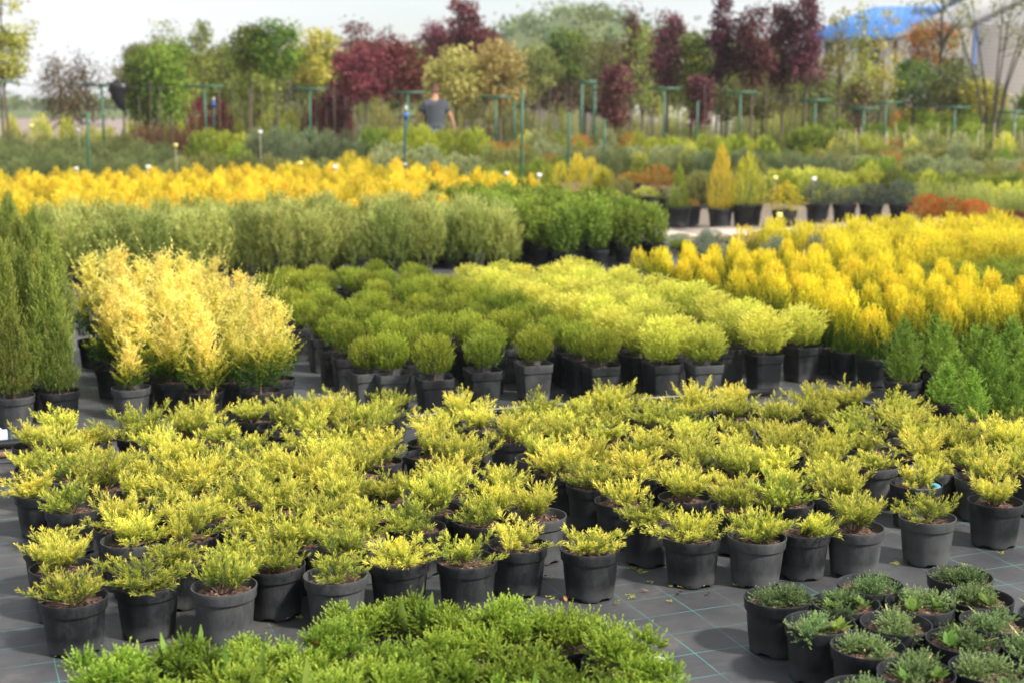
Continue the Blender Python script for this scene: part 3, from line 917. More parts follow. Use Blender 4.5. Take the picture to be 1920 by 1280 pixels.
def gold_block(front, more, inside, u0, u1, w0, w1, spot, by, group, special=None):
    fr = from_px([(x, y) for x, y, *_ in front])
    ex = fr + from_px(more)
    pts = fill(ex, inside, 0.238, 0.022, True, u0, u1, w0, w1)
    nf = len(fr)
    for i, (u, w) in enumerate(pts):
        X, Y = xy(u, w)
        if i < nf:
            fin, small = front[i][2], front[i][3]
        else:
            fin = 'D' if rnd.random() < 0.16 else 'B'
            small = 1 if rnd.random() < 0.1 else 0
        vi = rnd.randrange(len(JUN))
        fol, br = rnd.choice(JUN_S) if small else JUN[vi]
        size = 'sparse small' if small else ('bushy', 'bright bushy', 'bushy', 'wide bright', 'upright', 'lopsided', 'wide', 'greenish', 'lopsided', 'upright', 'wide', 'greenish')[vi]
        pt = 'dusty grey pot' if fin == 'D' else 'black pot'
        where = ('front row ' + by) if i < nf else spot(u, w)
        fs = rnd.uniform(0.8, 1.08) * (0.95 if small == 2 else 1.0)
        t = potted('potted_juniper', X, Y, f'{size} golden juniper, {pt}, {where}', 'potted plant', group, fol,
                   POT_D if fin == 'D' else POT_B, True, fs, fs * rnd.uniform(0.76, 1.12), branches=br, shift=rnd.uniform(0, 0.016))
        t.rotation_euler = (rnd.gauss(0, 0.008), rnd.gauss(0, 0.008), t.rotation_euler[2])
        if special and i == special[0]:
            special[1](t)


def blue_ring(t):
    mb = MB()
    for k in range(24):
        a0, a1 = R_(-75) + R_(150) * k / 24, R_(-75) + R_(150) * (k + 1) / 24
        V = []
        for a in (a0, a1):
            for r, z in ((0.060, 0.0), (0.085, 0.002), (0.085, 0.012), (0.060, 0.010)):
                V.append((r * math.cos(a), r * math.sin(a), z))
        mb.add(V, [[0, 1, 5, 4], [1, 2, 6, 5], [2, 3, 7, 6], [3, 0, 4, 7]])
    o = part('label_ring', mb.mesh('label_ring', [M['cyan_plastic']]), t, (0.012, -0.016, 0.163), rz=0)
    o['label'] = 'pale blue plastic strip lying in the pot'
    t.rotation_euler = (0, 0, 0)
    o.rotation_euler = (0, 0, R_(-45))
    t['label'] = 'small golden juniper with a pale blue plastic strip in its pot'


gold_block(FRONT_L, [(230, 985), (115, 1062), (100, 1020), (300, 845), (135, 950), (245, 1010), (440, 1040), (330, 1040)],
           lambda u, w: 0.24 <= u <= (2.12 if w < 6.0 else 2.2) and 4.70 <= w <= 7.15, 0.28, 2.3, 4.80, 7.2,
           lambda u, w: 'outer row along the bare mat strip' if u < 0.45 else 'row along the gap between the golden blocks' if u > 2.0 else
           'back row near the black hose' if w > 6.85 else 'second row behind the fresh green junipers' if w < 5.05 else 'inside the block reaching to the hose', 'facing the fresh green junipers', 'golden junipers in the block reaching to the black hose')


def ins_r(u, w):
    wmax = 6.95 - max(0, u - 2.5) * 0.32
    return 2.45 <= u <= 5.4 and 4.62 + max(0, u - 3.6) * 0.10 <= w <= wmax and not (u > 4.55 and w > 5.62)


RIGHT_MORE = [(860, 777), (900, 797), (960, 822), (1010, 857), (1050, 882), (1110, 907), (1165, 937), (1718, 905), (1640, 870), (1560, 845), (1490, 815)]
gold_block(FRONT_R, RIGHT_MORE, ins_r, 2.5, 5.45, 4.60, 7.0,
           lambda u, w: 'row facing the gap between the golden blocks' if u < 2.62 else 'back row before the square pots' if w > 6.75 - max(0, u - 2.5) * 0.32 else
           'beside the small green spruces' if u > 4.3 and w > 5.3 else 'second row behind the dark creeping junipers' if w < 4.85 else 'inside the block running back to the spruces', 'facing the dark creeping junipers', 'golden junipers in the block running back to the spruces',
           (len(FRONT_R) + 7, blue_ring))

# ------------------------------------------------------------------ fresh green junipers, foreground
g_fresh = 'fresh green junipers standing pot to pot'
pts = fill(from_px([(672, 1186), (770, 1178), (870, 1185), (965, 1190), (1065, 1200), (1160, 1240)], 0.18),
           lambda u, w: 0.30 <= u <= 1.75 and w <= 4.05 - max(0, 0.95 - u) * 0.10 and w <= 3.98 - max(0, u - 1.4) * 0.5, 0.212, 0.012, True, 0.33, 1.8, 2.75, 4.05, 0.185)
for i, (u, w) in enumerate(pts):
    X, Y = xy(u, w)
    extra = i % 5
    lab = 'fresh green juniper filling its pot, ' + ('outer edge facing the golden junipers' if w > 3.8 else 'edge facing the dark creeping junipers' if u > 1.5 else 'edge along the bare mat' if u < 0.5 else 'in the middle of its block')
    if extra == 1:
        lab = 'fresh green creeping juniper with long weed leaves sprouting from its pot'
    elif extra == 3:
        lab = 'fresh green creeping juniper with a dry brown leaf caught in it'
    fs = rnd.uniform(0.82, 1.02)
    t = potted('potted_juniper', X, Y, lab, 'potted plant', g_fresh, FRESH[i % 5], POT_B, True, fs, fs * rnd.uniform(0.7, 0.95))
    if extra == 1:
        for k in range(4):
            part('weed_leaf', LEAF_WEED, t, (0.06 * math.cos(k + i), 0.06 * math.sin(k + i), 0.19), rot=(0.2, -0.9 - 0.15 * k, k * 1.7 + i), scale=rnd.uniform(0.8, 1.2))
    elif extra == 3:
        part('dry_leaf', LEAF_DRY, t, (0.03, -0.05, 0.225), rot=(0.4, -0.25, i * 1.3), scale=0.85)

# ------------------------------------------------------------------ dark creeping junipers
g_low = 'dark creeping junipers in low clumps'
lowpx = [(1458, 1118), (1538, 1166), (1612, 1202), (1702, 1250), (1632, 1094), (1572, 1126), (1664, 1160), (1706, 1132), (1800, 1078), (1776, 1106),
         (1842, 1146), (1752, 1176), (1790, 1212), (1842, 1258), (1905, 1192), (1935, 1150), (1760, 1300), (1930, 1240), (1640, 1290), (1880, 1320), (1990, 1210)]
kept = []
for (u, w) in from_px(lowpx):
    for _ in range(40):                       # nudge touching pots apart
        for (a, c) in kept:
            dx, dy = u - a, w - c
            dd = math.hypot(dx, dy)
            if dd < 0.216:
                u += dx / dd * (0.217 - dd); w += dy / dd * (0.217 - dd)
    kept.append((u, w))
for i, (u, w) in enumerate(kept):
    X, Y = xy(u, w)
    v = i % 4
    lab = {0: 'dark creeping juniper clump in a black pot with bare bark round it',
           1: 'dark creeping juniper with fresh weed sprouts in its black pot',
           2: 'dark creeping juniper with withered straw leaves over the pot rim',
           3: 'dark creeping juniper with weed sprouts and a withered leaf in its pot'}[v]
    t = potted('potted_juniper', X, Y, lab, 'potted plant', g_low, LOW[i % 5], POT_B, True, rnd.uniform(0.82, 0.98), rnd.uniform(0.72, 0.9), shift=0.022)
    if v in (1, 3):
        for k in range(2 + v % 2):
            a = i * 1.9 + k * 2.2
            part('weed', WEED[k % 3], t, (0.055 * math.cos(a), 0.055 * math.sin(a), 0.162), rz=a, scale=rnd.uniform(0.9, 1.4))
    if v in (2, 3):
        for k in range(1):
            a = i * 2.3 + k * 1.3
            part('withered_leaf', LEAF_STRAW, t, (0.05 * math.cos(a), 0.05 * math.sin(a), 0.185), rot=(0.1, 0.12, a), scale=rnd.uniform(0.6, 0.95))

# ------------------------------------------------------------------ dark columnar thujas
ex = [uw(*at(30, 800)), uw(*at(115, 790))]
pts = fill(ex, lambda u, w: -0.9 <= u <= 0.58 and 8.1 <= w <= 13.6, 0.27, 0.02, True, -0.9, 0.6, 8.15, 13.6, 0.24)
for i, (u, w) in enumerate(pts):
    X, Y = xy(u, w)
    if xat(-260, Y) > X:
        continue
    if i < 2:
        lab = ('narrow dark thuja in a grey pot, corner of its block', 'narrow dark thuja with bare stem foot in a black pot, next to the corner one')[i]
    else:
        lab = 'tall narrow olive thuja, ' + ('front row next to the grey potted corner one' if w < 8.6 else 'edge row facing the cream cypresses' if u > 0.3 else 'back rows towards the amber band' if w > 12 else 'inside its block')
    potted('potted_thuja', X, Y, lab, 'potted plant', 'narrow dark thujas', DTH[i % 3], POT_D if i == 0 else POT_B, i < 8, (0.84, 0.8)[i] if i < 2 else rnd.uniform(0.95, 1.12),
           (0.72, 0.66)[i] if i < 2 else rnd.uniform(0.95, 1.25), stem=STEM_T)

# ------------------------------------------------------------------ cream yellow cypresses
ex = [uw(*at(248, 783)), uw(*at(385, 790)), uw(*at(490, 790)), uw(*at(322, 770)), uw(*at(440, 768)), uw(*at(520, 765))]
pts = fill(ex, lambda u, w: 0.82 <= u <= 1.75 and 8.2 <= w <= 10.3, 0.30, 0.03, True, 0.84, 1.8, 8.3, 10.3, 0.26)
for i, (u, w) in enumerate(pts):
    X, Y = xy(u, w)
    lab = 'feathery cream yellow cypress in a black pot, front of its cluster' if i in (1, 2, 3, 4, 5) else \
        ('small yellow and green cypress in a grey pot, standing forward of its cluster' if i == 0 else 'feathery cream yellow cypress, ' + ('back of the cluster' if w > 9.7 else 'cluster side by the dark thujas' if u < 1.05 else 'cluster side by the olive thujas' if u > 1.5 else 'middle of the cluster'))
    fs = 0.62 if i == 0 else rnd.uniform(0.78, 0.95) if i < 6 else rnd.uniform(0.95, 1.1)
    potted('potted_cypress', X, Y, lab, 'potted plant', 'cream yellow cypresses', CYP[i % 4], POT_D if i == 0 else POT_B, i < 8,
           fs, fs * (rnd.uniform(0.68, 0.92) if i else 0.8), stem=STEM_T)

# ------------------------------------------------------------------ green globe thujas in square pots
ex = [uw(*at(735, 768)), uw(*at(815, 778)), uw(*at(905, 762)), uw(*at(1000, 748)), uw(*at(1125, 752)), uw(*at(690, 765)), uw(*at(655, 735)), uw(*at(630, 718))]
pts = fill(ex, lambda u, w: 2.2 <= u <= 3.72 and 7.75 <= w <= 11.6, 0.262, 0.035, False, 2.26, 3.75, 7.85, 11.6, 0.225)
for i, (u, w) in enumerate(pts):
    X, Y = xy(u, w)
    fs = rnd.uniform(0.85, 1.12)
    dust = rnd.random() < 0.3
    where = 'front row behind the golden junipers' if w < 8.0 else 'aisle edge opposite the cream cypresses' if u < 2.5 else 'last row before the grey green junipers' if w > 11.2 else \
        'row touching the lime cypresses' if u > 3.5 else 'inside its block'
    lab = f"{'small' if fs < 0.92 else 'large' if fs > 1.05 else 'middling'} round olive thuja, {'greyish' if dust else 'black'} square pot, {where}"
    potted('potted_thuja', X, Y, lab, 'potted plant', 'round green thujas', GLO[i % 5], POT_SQD if dust else POT_SQ, i < 16 or u < 2.5, fs, fs * rnd.uniform(0.85, 1.1), stem=STEM)

# ------------------------------------------------------------------ lime yellow globes
ex = [uw(*at(1240, 748)), uw(*at(1318, 748)), uw(*at(1430, 728)), uw(*at(1500, 712))]
pts = fill(ex, lambda u, w: 3.86 <= u <= 5.05 and 7.6 <= w <= 11.0, 0.31, 0.03, False, 3.92, 5.1, 7.85, 11.0, 0.28)
for i, (u, w) in enumerate(pts):
    X, Y = xy(u, w)
    fs = rnd.uniform(0.9, 1.1)
    where = 'front row behind the golden junipers' if i < 4 else 'row touching the olive thujas' if u < 4.1 else 'edge facing the yellow columns' if u > 4.8 else 'back row' if w > 10.6 else 'inside its block'
    lab = f"{'small' if fs < 0.96 else 'large' if fs > 1.04 else 'bushy'} lime yellow cypress in a square pot, {where}"
    potted('potted_cypress', X, Y, lab, 'potted plant', 'lime yellow cypresses', LIM[i % 5], POT_SQD if rnd.random() < 0.3 else POT_SQ, i < 8, fs, fs * rnd.uniform(0.9, 1.1), stem=STEM)

# ------------------------------------------------------------------ bright yellow columns
ex = [uw(*at(1545, 698)), uw(*at(1585, 708)), uw(*at(1635, 722))]
pts = fill(ex, lambda u, w: 5.4 <= u <= 7.25 and 7.3 <= w <= 11.0, 0.25, 0.045, True, 5.44, 7.3, 7.4, 11.0, 0.20)
for i, (u, w) in enumerate(pts):
    X, Y = xy(u, w)
    if X > xat(2010, Y):
        continue
    hz = rnd.uniform(0.76, 1.0)
    where = 'edge beside the lime cypresses' if u < 5.55 else 'row next to the small spruces' if w < 7.65 else 'back row' if w > 10.7 else 'far edge by the low green shrubs' if u > 7.05 else 'inside its dense block'
    lab = f"{'short' if hz < 0.84 else 'tall' if hz > 0.93 else 'middling'} yellow topped columnar thuja, {where}"
    potted('potted_thuja', X, Y, lab, 'potted plant', 'yellow columnar thujas', YCO[i % 4], POT_B, i < 3, rnd.uniform(0.98, 1.22), hz, tilt=0.05)

# ------------------------------------------------------------------ small spruces
pts = fill([uw(*at(1690, 768)), uw(*at(1768, 812)), uw(*at(1850, 815))], lambda u, w: 4.75 + (w - 5.75) * 0.36 <= u <= 6.6 and 5.75 <= w <= 7.0, 0.225, 0.02, True, 4.6, 6.6, 5.8, 7.0, 0.20)
for i, (u, w) in enumerate(pts):
    X, Y = xy(u, w)
    if X > xat(2010, Y):
        continue
    lab = 'fresh green conical spruce at the corner of its block by the yellow columns' if i == 0 else 'small fresh green spruce, ' + ('edge touching the golden junipers' if w < 6.05 else 'edge touching the yellow columns' if w > 6.8 else 'in the middle of its block')
    potted('potted_spruce', X, Y, lab, 'potted plant', 'small conical spruces', SPR[i % 3], POT_B, i < 4, rnd.uniform(1.0, 1.3), rnd.uniform(0.72, 1.0))

# ------------------------------------------------------------------ tall grey green junipers
pts = fill([], lambda u, w: 0.9 <= u <= 5.75 and 14.2 <= w <= 16.0, 0.30, 0.05, True, 0.95, 6.05, 14.25, 16.0, 0.25)
for i, (u, w) in enumerate(pts):
    X, Y = xy(u, w)
    lab = 'loose grey green upright juniper, ' + ('front row behind the dark thujas' if w < 14.7 and u < 1.6 else 'front row behind the cream cypresses' if w < 14.7 and u < 2.6 else 'front row behind the olive thujas' if w < 14.7 and u < 4.4
                                                  else 'front row behind the lime cypresses' if w < 14.7 else 'end row beside the glossy shrubs' if u > 5.4 else 'back row before the amber band' if w > 15.7 else 'inside the tall block')
    potted('potted_juniper', X, Y, lab, 'potted plant', 'tall grey green junipers', GRY[i % 4], POT_B, False, rnd.uniform(1.15, 1.5), rnd.uniform(0.8, 1.06), ps=1.0, soil_z=0.03, tilt=0.06)

# ------------------------------------------------------------------ glossy green shrubs
pts = fill([], lambda u, w: 5.85 <= u <= 7.55 and 13.5 <= w <= 18.0 and w > 13.5 + (u - 5.85) * 0.3, 0.34, 0.04, True, 5.9, 7.55, 13.6, 18.0, 0.28)
for i, (u, w) in enumerate(pts):
    X, Y = xy(u, w)
    lab = 'glossy broad leaved green shrub in a black pot, outer edge of its block' if w < 14.6 else 'glossy broad leaved green shrub inside its dense block'
    potted('potted_shrub', X, Y, lab, 'potted plant', 'glossy green shrubs', LAU[i % 3], POT_B, False, rnd.uniform(0.95, 1.2), rnd.uniform(0.78, 1.0), ps=1.15)

# ------------------------------------------------------------------ amber band
pts = fill([], lambda u, w: -2.6 <= u <= 8.1 and (18.4 if u > 6.0 else 16.4) <= w <= 25.0, 0.535, 0.12, True, -2.5, 8.1, 16.5, 25.0, 0.38)
na = 0
for i, (u, w) in enumerate(pts):
    X, Y = xy(u, w)
    if X < xat(-60, Y):
        continue
    na += 1
    if na > 295:
        break
    where = 'front row behind the grey green junipers' if w < 16.9 and u > 0.7 else 'last row before the pines and low olive shrubs' if w > 24.4 else 'end row by the glossy shrubs' if u > 7.5 else 'front corner behind the narrow dark thujas' if u < 0.7 and w < 18.5 else 'inside the broad amber band'
    hz = rnd.uniform(0.98, 1.28)
    lab = f"{'short' if hz < 1.07 else 'tall' if hz > 1.19 else 'middling'} amber yellow conifer, {where}"
    potted('potted_conifer', X, Y, lab, 'potted plant', 'amber conifers in a broad band', AMB[i % 3], POT_B, False, rnd.uniform(1.4, 1.75), hz, ps=1.05)

# ------------------------------------------------------------------ yellow shrubs on the right, low greens and grey herbs
pts = fill([], lambda u, w: 7.95 <= u <= 11.5 and 10.4 <= w <= 13.6 and w > 10.4 + max(0, 8.8 - u) * 0.5, 0.34, 0.04, True, 8.0, 11.5, 10.4, 13.6, 0.28)
for i, (u, w) in enumerate(pts):
    X, Y = xy(u, w)
    if X > xat(2000, Y):
        continue
    potted('potted_shrub', X, Y, 'upright bright yellow shrub, ' + ('edge by the low green shrubs' if w < 10.9 else 'back edge towards the pale path' if w > 13.1 else 'side by the grey herbs' if u < 8.6 else 'inside the bed behind the columnar thujas'), 'potted plant', 'upright bright yellow shrubs', YSH[i % 3], POT_B, False, rnd.uniform(0.95, 1.2), rnd.uniform(0.68, 0.98))


def shrub(name, kind, X, Y, h, wd, label, cat, group, pot=False, ph=0.2, var=None):
    z = gz(X, Y)
    me = UNIT[kind][rnd.randrange(2) if var is None else var]
    if not pot:
        return thing(name, label, cat, (X, Y, z), rnd.uniform(0, 6.28), group, me, (wd * rnd.uniform(0.92, 1.08), wd * rnd.uniform(0.92, 1.08), h))
    t = thing(name, label, cat, (X, Y, z), rnd.uniform(0, 6.28), group)
    k = ph / 0.18
    part('pot', POT_B, t, scale=(k * 1.05, k * 1.05, k))
    part('foliage', me, t, (0, 0, ph * 0.86), scale=(wd, wd, h - ph * 0.86))
    return t


pts = fill([], lambda u, w: 7.3 <= u <= 10.0 and 8.6 <= w <= 10.3, 0.36, 0.05, True, 7.35, 10.0, 8.6, 10.3, 0.3)
for i, (u, w) in enumerate(pts):
    X, Y = xy(u, w)
    if X > xat(2000, Y):
        continue
    shrub('low_shrub', 'greenlow', X, Y, rnd.uniform(0.36, 0.46), rnd.uniform(0.36, 0.44), 'low green shrub between the yellow columns and yellow shrubs', 'potted plant', 'low green shrubs by the yellow columns', True)
pts = fill([], lambda u, w: 7.2 <= u <= 9.2 and 11.6 <= w <= 13.6 and u < 8.0 + (w - 11.6) * 0.55, 0.4, 0.07, True, 7.25, 9.2, 11.6, 14.4, 0.3)
for i, (u, w) in enumerate(pts):
    X, Y = xy(u, w)
    k, nm = (('lavender', 'grey leaved herb clump near the pale path'), ('barberry', 'small dark red perennial among the grey herbs'), ('lavender', 'grey leaved herb clump near the pale path'), ('greenlow', 'small green perennial among the grey herbs'))[i % 4]
    shrub('potted_herb', k, X, Y, rnd.uniform(0.34, 0.5) * (0.8 if k != 'lavender' else 1), rnd.uniform(0.25, 0.38), nm, 'potted plant', {'lavender': 'grey herbs near the path', 'barberry': 'red perennials among the herbs', 'greenlow': 'green perennials among the herbs'}[k], True, 0.16)
pts = fill([], lambda u, w: 7.9 <= u <= 9.0 and 12.9 <= w <= 13.9, 0.4, 0.06, True, 7.9, 9.0, 12.9, 13.9, 0.3)
for i, (u, w) in enumerate(pts):
    X, Y = xy(u, w)
    shrub('low_shrub', 'greenlow', X, Y, rnd.uniform(0.2, 0.24), rnd.uniform(0.3, 0.4), 'low dark green shrub in front of the pale path', 'potted plant', 'low green shrubs before the path', True, 0.16)

pts = fill([], lambda u, w: 7.8 <= u <= 10.2 and 14.0 <= w <= 16.0, 0.38, 0.08, True, 7.85, 10.2, 14.05, 16.0, 0.28)
for i, (u, w) in enumerate(pts):
    X, Y = xy(u, w)
    k = ('greenlow', 'lavender', 'greenlow', 'barberry')[i % 4]
    shrub('ground_cover', k, X, Y, rnd.uniform(0.14, 0.19), rnd.uniform(0.32, 0.42), {'greenlow': 'flat green ground cover plant', 'lavender': 'flat grey ground cover plant', 'barberry': 'flat dark red ground cover plant'}[k] + ' in a small pot just before the pale path', 'potted plant',
          {'greenlow': 'green', 'lavender': 'grey', 'barberry': 'red'}[k] + ' ground cover before the path', True, 0.1)

# ------------------------------------------------------------------ specimens beyond the path
def spec(name, kind, px, base_py, top_py, wpx, label, pot=True, ph=0.28, var=None, cat='potted plant', group=None):
    X, Y = at(px, base_py, 0)
    h = hat(top_py, Y) - gz(X, Y)
    wd = wpx / FPX * Y
    return shrub(name, kind, X, Y, h, wd, label, cat, group, pot, ph, var)


spec('potted_thuja', 'goldcolumn', 1350, 428, 268, 62, 'slender bright yellow conical thuja in a grey pot by the path')
spec('potted_thuja', 'greencolumn', 1400, 428, 282, 82, 'broad golden green conical thuja in a big black pot by the path', ph=0.34)
spec('potted_conifer', 'weeping', 1470, 432, 338, 86, 'weeping golden green conifer beside the broad conical thuja')
spec('potted_shrub', 'ball', 1292, 422, 368, 44, 'small orange ball shrub beside the yellow conical thuja')
spec('potted_thuja', 'greencone', 1272, 425, 305, 55, 'dark green cone shaped thuja behind the orange ball shrub')
for i, (px, top, wd) in enumerate([(1532, 335, 66), (1582, 345, 72), (1632, 338, 78), (1688, 332, 66)]):
    spec('potted_spruce', 'slate', px, 418, top, wd, 'slate grey round spruce in a black pot, row beside the path', group='slate grey spruces beside the path')
for i, px in enumerate([1735, 1780, 1825]):
    spec('potted_shrub', 'spirea', px, 424, 360 + i * 5, 78, 'orange red spirea in a black pot, row next to the slate spruces', ph=0.16, group='orange red spireas')
for i, px in enumerate([1868, 1905, 1940]):
    spec('potted_shrub', 'barberry', px, 440, 385 + i * 6, 70, 'dark red barberry in a black pot beside the orange red spireas', ph=0.2, group='dark red barberries')
for i, (px, top) in enumerate([(1052, 300), (1082, 284), (1108, 292), (1135, 312)]):
    spec('potted_conifer', 'ambercone', px, 392, top, 40, 'amber yellow columnar conifer in the small group by the glossy shrubs', group='amber columns by the glossy shrubs')
for i, (px, base, top, wd, kind) in enumerate([(1165, 395, 330, 60, 'olive'), (1185, 380, 318, 58, 'ball'), (1232, 388, 306, 66, 'ball'), (1210, 400, 345, 55, 'yellowlow'), (1150, 405, 352, 50, 'yellowlow'), (1255, 405, 350, 50, 'olive')]):
    spec('potted_shrub', kind, px, base, top, wd, {'olive': 'olive green bush among the orange ball shrubs', 'ball': 'orange tinted ball shrub near the amber columns', 'yellowlow': 'yellow green low shrub near the amber columns'}[kind],
         group={'olive': 'olive bushes', 'ball': 'orange ball shrubs', 'yellowlow': 'yellow green low shrubs'}[kind])

# ------------------------------------------------------------------ rows of the rear beds
def row(kind, name, x0, x1, y0, y1, Y, n, wd, label, group, Yj=0.5, hj=0.06):
    for i in range(n):
        f = (i + 0.5) / n
        px = x0 + (x1 - x0) * f + rnd.uniform(-0.3, 0.3) * (x1 - x0) / n
        YY = Y + rnd.uniform(-Yj, Yj)
        X = xat(px, YY)
        h = hat(y0 + (y1 - y0) * f, YY) - gz(X, YY) + rnd.uniform(-hj, hj)
        shrub(name, kind, X, YY, max(0.25, h), wd * rnd.uniform(0.85, 1.2), label, 'shrub', group)


g_p = 'dark mounded pines'
row('pine', 'mounded_pine', -20, 350, 292, 296, 26.8, 9, 0.75, 'dark green mounded pine in the rows behind the amber band', g_p)
row('pine', 'mounded_pine', -20, 345, 274, 280, 28.8, 9, 0.85, 'dark green mounded pine in the rows behind the amber band', g_p)
row('pine', 'mounded_pine', -20, 330, 256, 264, 31.0, 9, 0.9, 'dark green mounded pine in the rows behind the amber band', g_p)
row('olive', 'loose_shrub', -20, 260, 244, 250, 33.5, 8, 0.8, 'loose olive shrub behind the mounded pines', 'loose olive shrubs behind the pines')
row('yellowlow', 'golden_conifer', 20, 240, 224, 226, 35.5, 5, 0.8, 'golden green upright shrub behind the mounded pines', 'golden upright shrubs behind the pines', hj=0.15)
row('brown', 'bare_shrub', 258, 362, 232, 238, 34.0, 9, 0.42, 'brown red twiggy shrub in a clipped looking row', 'brown red twiggy shrubs', Yj=0.15, hj=0.03)
row('darkbush', 'round_bush', 372, 400, 246, 246, 30.0, 1, 0.7, 'round dark green bush beside the brown twiggy row', None)
row('hedge', 'pale_bush', 395, 475, 244, 248, 32.0, 4, 0.8, 'pale fresh green bush behind the dark round ones', 'pale green bushes')
row('darkbush', 'round_bush', 425, 470, 266, 266, 28.5, 1, 0.75, 'round dark green bush in front of the pale green bushes', None)
row('steel', 'spreading_juniper', 470, 705, 236, 246, 31.5, 7, 0.95, 'steel green bushy juniper in the tall dark row', 'steel green junipers in the tall row')
row('steel', 'spreading_juniper', 480, 700, 252, 258, 29.8, 6, 0.95, 'steel green bushy juniper in the tall dark row', 'steel green junipers in the tall row')
row('olive', 'loose_shrub', 340, 700, 288, 292, 27.4, 10, 0.65, 'low grey olive shrub right behind the amber band', 'low olive shrubs behind the amber band')
row('ambercone', 'golden_conifer', 655, 705, 286, 290, 27.0, 3, 0.45, 'small amber conifer beside the pale spreading shrubs', 'small amber conifers by the pale shrubs')
row('darkbush', 'dark_bush', 690, 735, 236, 240, 30.5, 2, 0.6, 'dark olive upright bush beside the lime hedge', 'dark bushes beside the lime hedge')
row('hedge', 'lime_bush', 738, 905, 236, 242, 29.0, 8, 0.75, 'lime green bush in the low hedge in front of the man', 'lime green bushes before the man')
row('pale', 'pale_shrub', 705, 895, 282, 292, 26.3, 6, 0.85, 'pale grey green spreading shrub behind the amber band', 'pale grey green spreading shrubs')
row('pale', 'pale_shrub', 720, 830, 268, 274, 27.8, 4, 0.85, 'pale grey green spreading shrub behind the amber band', 'pale grey green spreading shrubs')
row('ball', 'orange_bush', 860, 990, 262, 266, 30.0, 4, 0.6, 'orange tinted bush to the side of the lime hedge', 'orange tinted bushes by the lime hedge')
row('olive', 'loose_shrub', 850, 1010, 270, 276, 28.6, 6, 0.7, 'olive bush in the row below the orange tinted bushes', 'olive bushes by the pale shrubs')
row('greenlow', 'green_shrub', 890, 1040, 300, 306, 25.6, 6, 0.6, 'low mid green shrub at the end of the amber band', 'mid green shrubs past the amber band')
row('olive', 'loose_shrub', 985, 1300, 246, 252, 33.0, 11, 0.8, 'olive shrub in the long row under the young trees', 'olive shrubs under the young trees')
row('pale', 'pale_shrub', 1000, 1300, 268, 272, 29.0, 10, 0.75, 'grey green shrub in the long bed below the olive row', 'grey green shrubs in the long bed')
row('pine', 'mounded_pine', 1120, 1480, 276, 282, 27.5, 11, 0.7, 'dark mounded pine in the long bed past the amber columns', 'mounded pines past the amber columns')
row('hedge', 'lime_bush', 1180, 1455, 254, 258, 31.5, 11, 0.7, 'lime yellow bush in the long low hedge under the purple trees', 'lime bushes under the purple trees')
row('darkbush', 'dark_bush', 1480, 1560, 236, 240, 33.0, 3, 0.95, 'dark green bush at the end of the lime yellow hedge', 'dark bushes by the lime yellow hedge')
row('steel', 'spreading_juniper', 1300, 1560, 282, 288, 27.0, 8, 0.75, 'steel green low juniper behind the conical thujas', 'steel green junipers behind the thujas')
row('yellowlow', 'yellow_shrub', 1430, 1660, 312, 318, 25.0, 8, 0.7, 'yellow green low shrub in the bed behind the slate spruces', 'yellow green shrubs behind the slate spruces')
row('olive', 'loose_shrub', 1290, 1420, 316, 320, 24.6, 5, 0.65, 'olive low shrub right behind the conical thujas', 'olive shrubs behind the conical thujas')
row('grass', 'upright_shrub', 1560, 1940, 244, 256, 33.0, 13, 0.7, 'grey green upright shrub in the far bed of canes', 'grey green upright shrubs among the canes')
row('olive', 'loose_shrub', 1550, 1940, 268, 276, 30.0, 13, 0.75, 'olive green shrub in the bed before the canes', 'olive shrubs before the canes')
row('pale', 'pale_shrub', 1560, 1940, 290, 298, 27.5, 12, 0.7, 'grey green shrub in the bed near the orange spireas', 'grey green shrubs near the spireas')
row('greenlow', 'green_shrub', 1640, 1940, 316, 326, 25.0, 10, 0.65, 'mid green shrub behind the slate spruces', 'mid green shrubs behind the spruces')
row('yellowlow', 'yellow_shrub', 1830, 1950, 330, 336, 23.0, 4, 0.6, 'yellow green shrub behind the barberries', 'yellow green shrubs behind the barberries')
row('grass', 'upright_shrub', 1700, 1950, 338, 348, 22.0, 8, 0.5, 'thin grey green upright shrub behind the spireas', 'thin grey green shrubs behind the spireas')
row('darkbush', 'dark_bush', 1560, 1960, 226, 236, 37.0, 12, 1.0, 'dark leafy bush below the building', 'dark bushes below the building')

for i in range(90):
    px = rnd.uniform(980, 1940)
    YY = rnd.uniform(23.8, 33.5)
    X = xat(px, YY)
    k = rnd.choice(['yellowlow', 'greenlow', 'pale', 'olive', 'olive', 'darkbush', 'ball', 'greenlow'] if not 1290 < px < 1460 else ['darkbush', 'greenlow', 'olive'])
    nm, lb = {'yellowlow': ('yellow_shrub', 'scattered yellow green shrub'), 'greenlow': ('green_shrub', 'scattered mid green shrub'), 'pale': ('pale_shrub', 'scattered pale grey green shrub'), 'ball': ('orange_bush', 'scattered orange tinted shrub'),
              'ambercone': ('golden_conifer', 'scattered amber conifer'), 'olive': ('loose_shrub', 'scattered olive shrub'), 'hedge': ('lime_bush', 'scattered lime shrub'), 'darkbush': ('dark_bush', 'scattered dark leafy shrub')}[k]
    shrub(nm, k, X, YY, rnd.uniform(0.45, 0.68) + 0.2 * (YY > 29), rnd.uniform(0.45, 0.75), lb + ' breaking the rows of the mixed rear beds', 'shrub', lb + 's in the rear beds')
row('hedge', 'understorey_bush', 262, 560, 208, 204, 40.0, 10, 1.0, 'fresh green leafy bush in the shade of the round topped trees', 'leafy bushes under the round trees', hj=0.2)
row('olive', 'understorey_bush', 380, 720, 196, 192, 43.0, 11, 1.1, 'olive leafy bush behind the trunks of the round topped trees', 'olive bushes behind the round trees', hj=0.25)
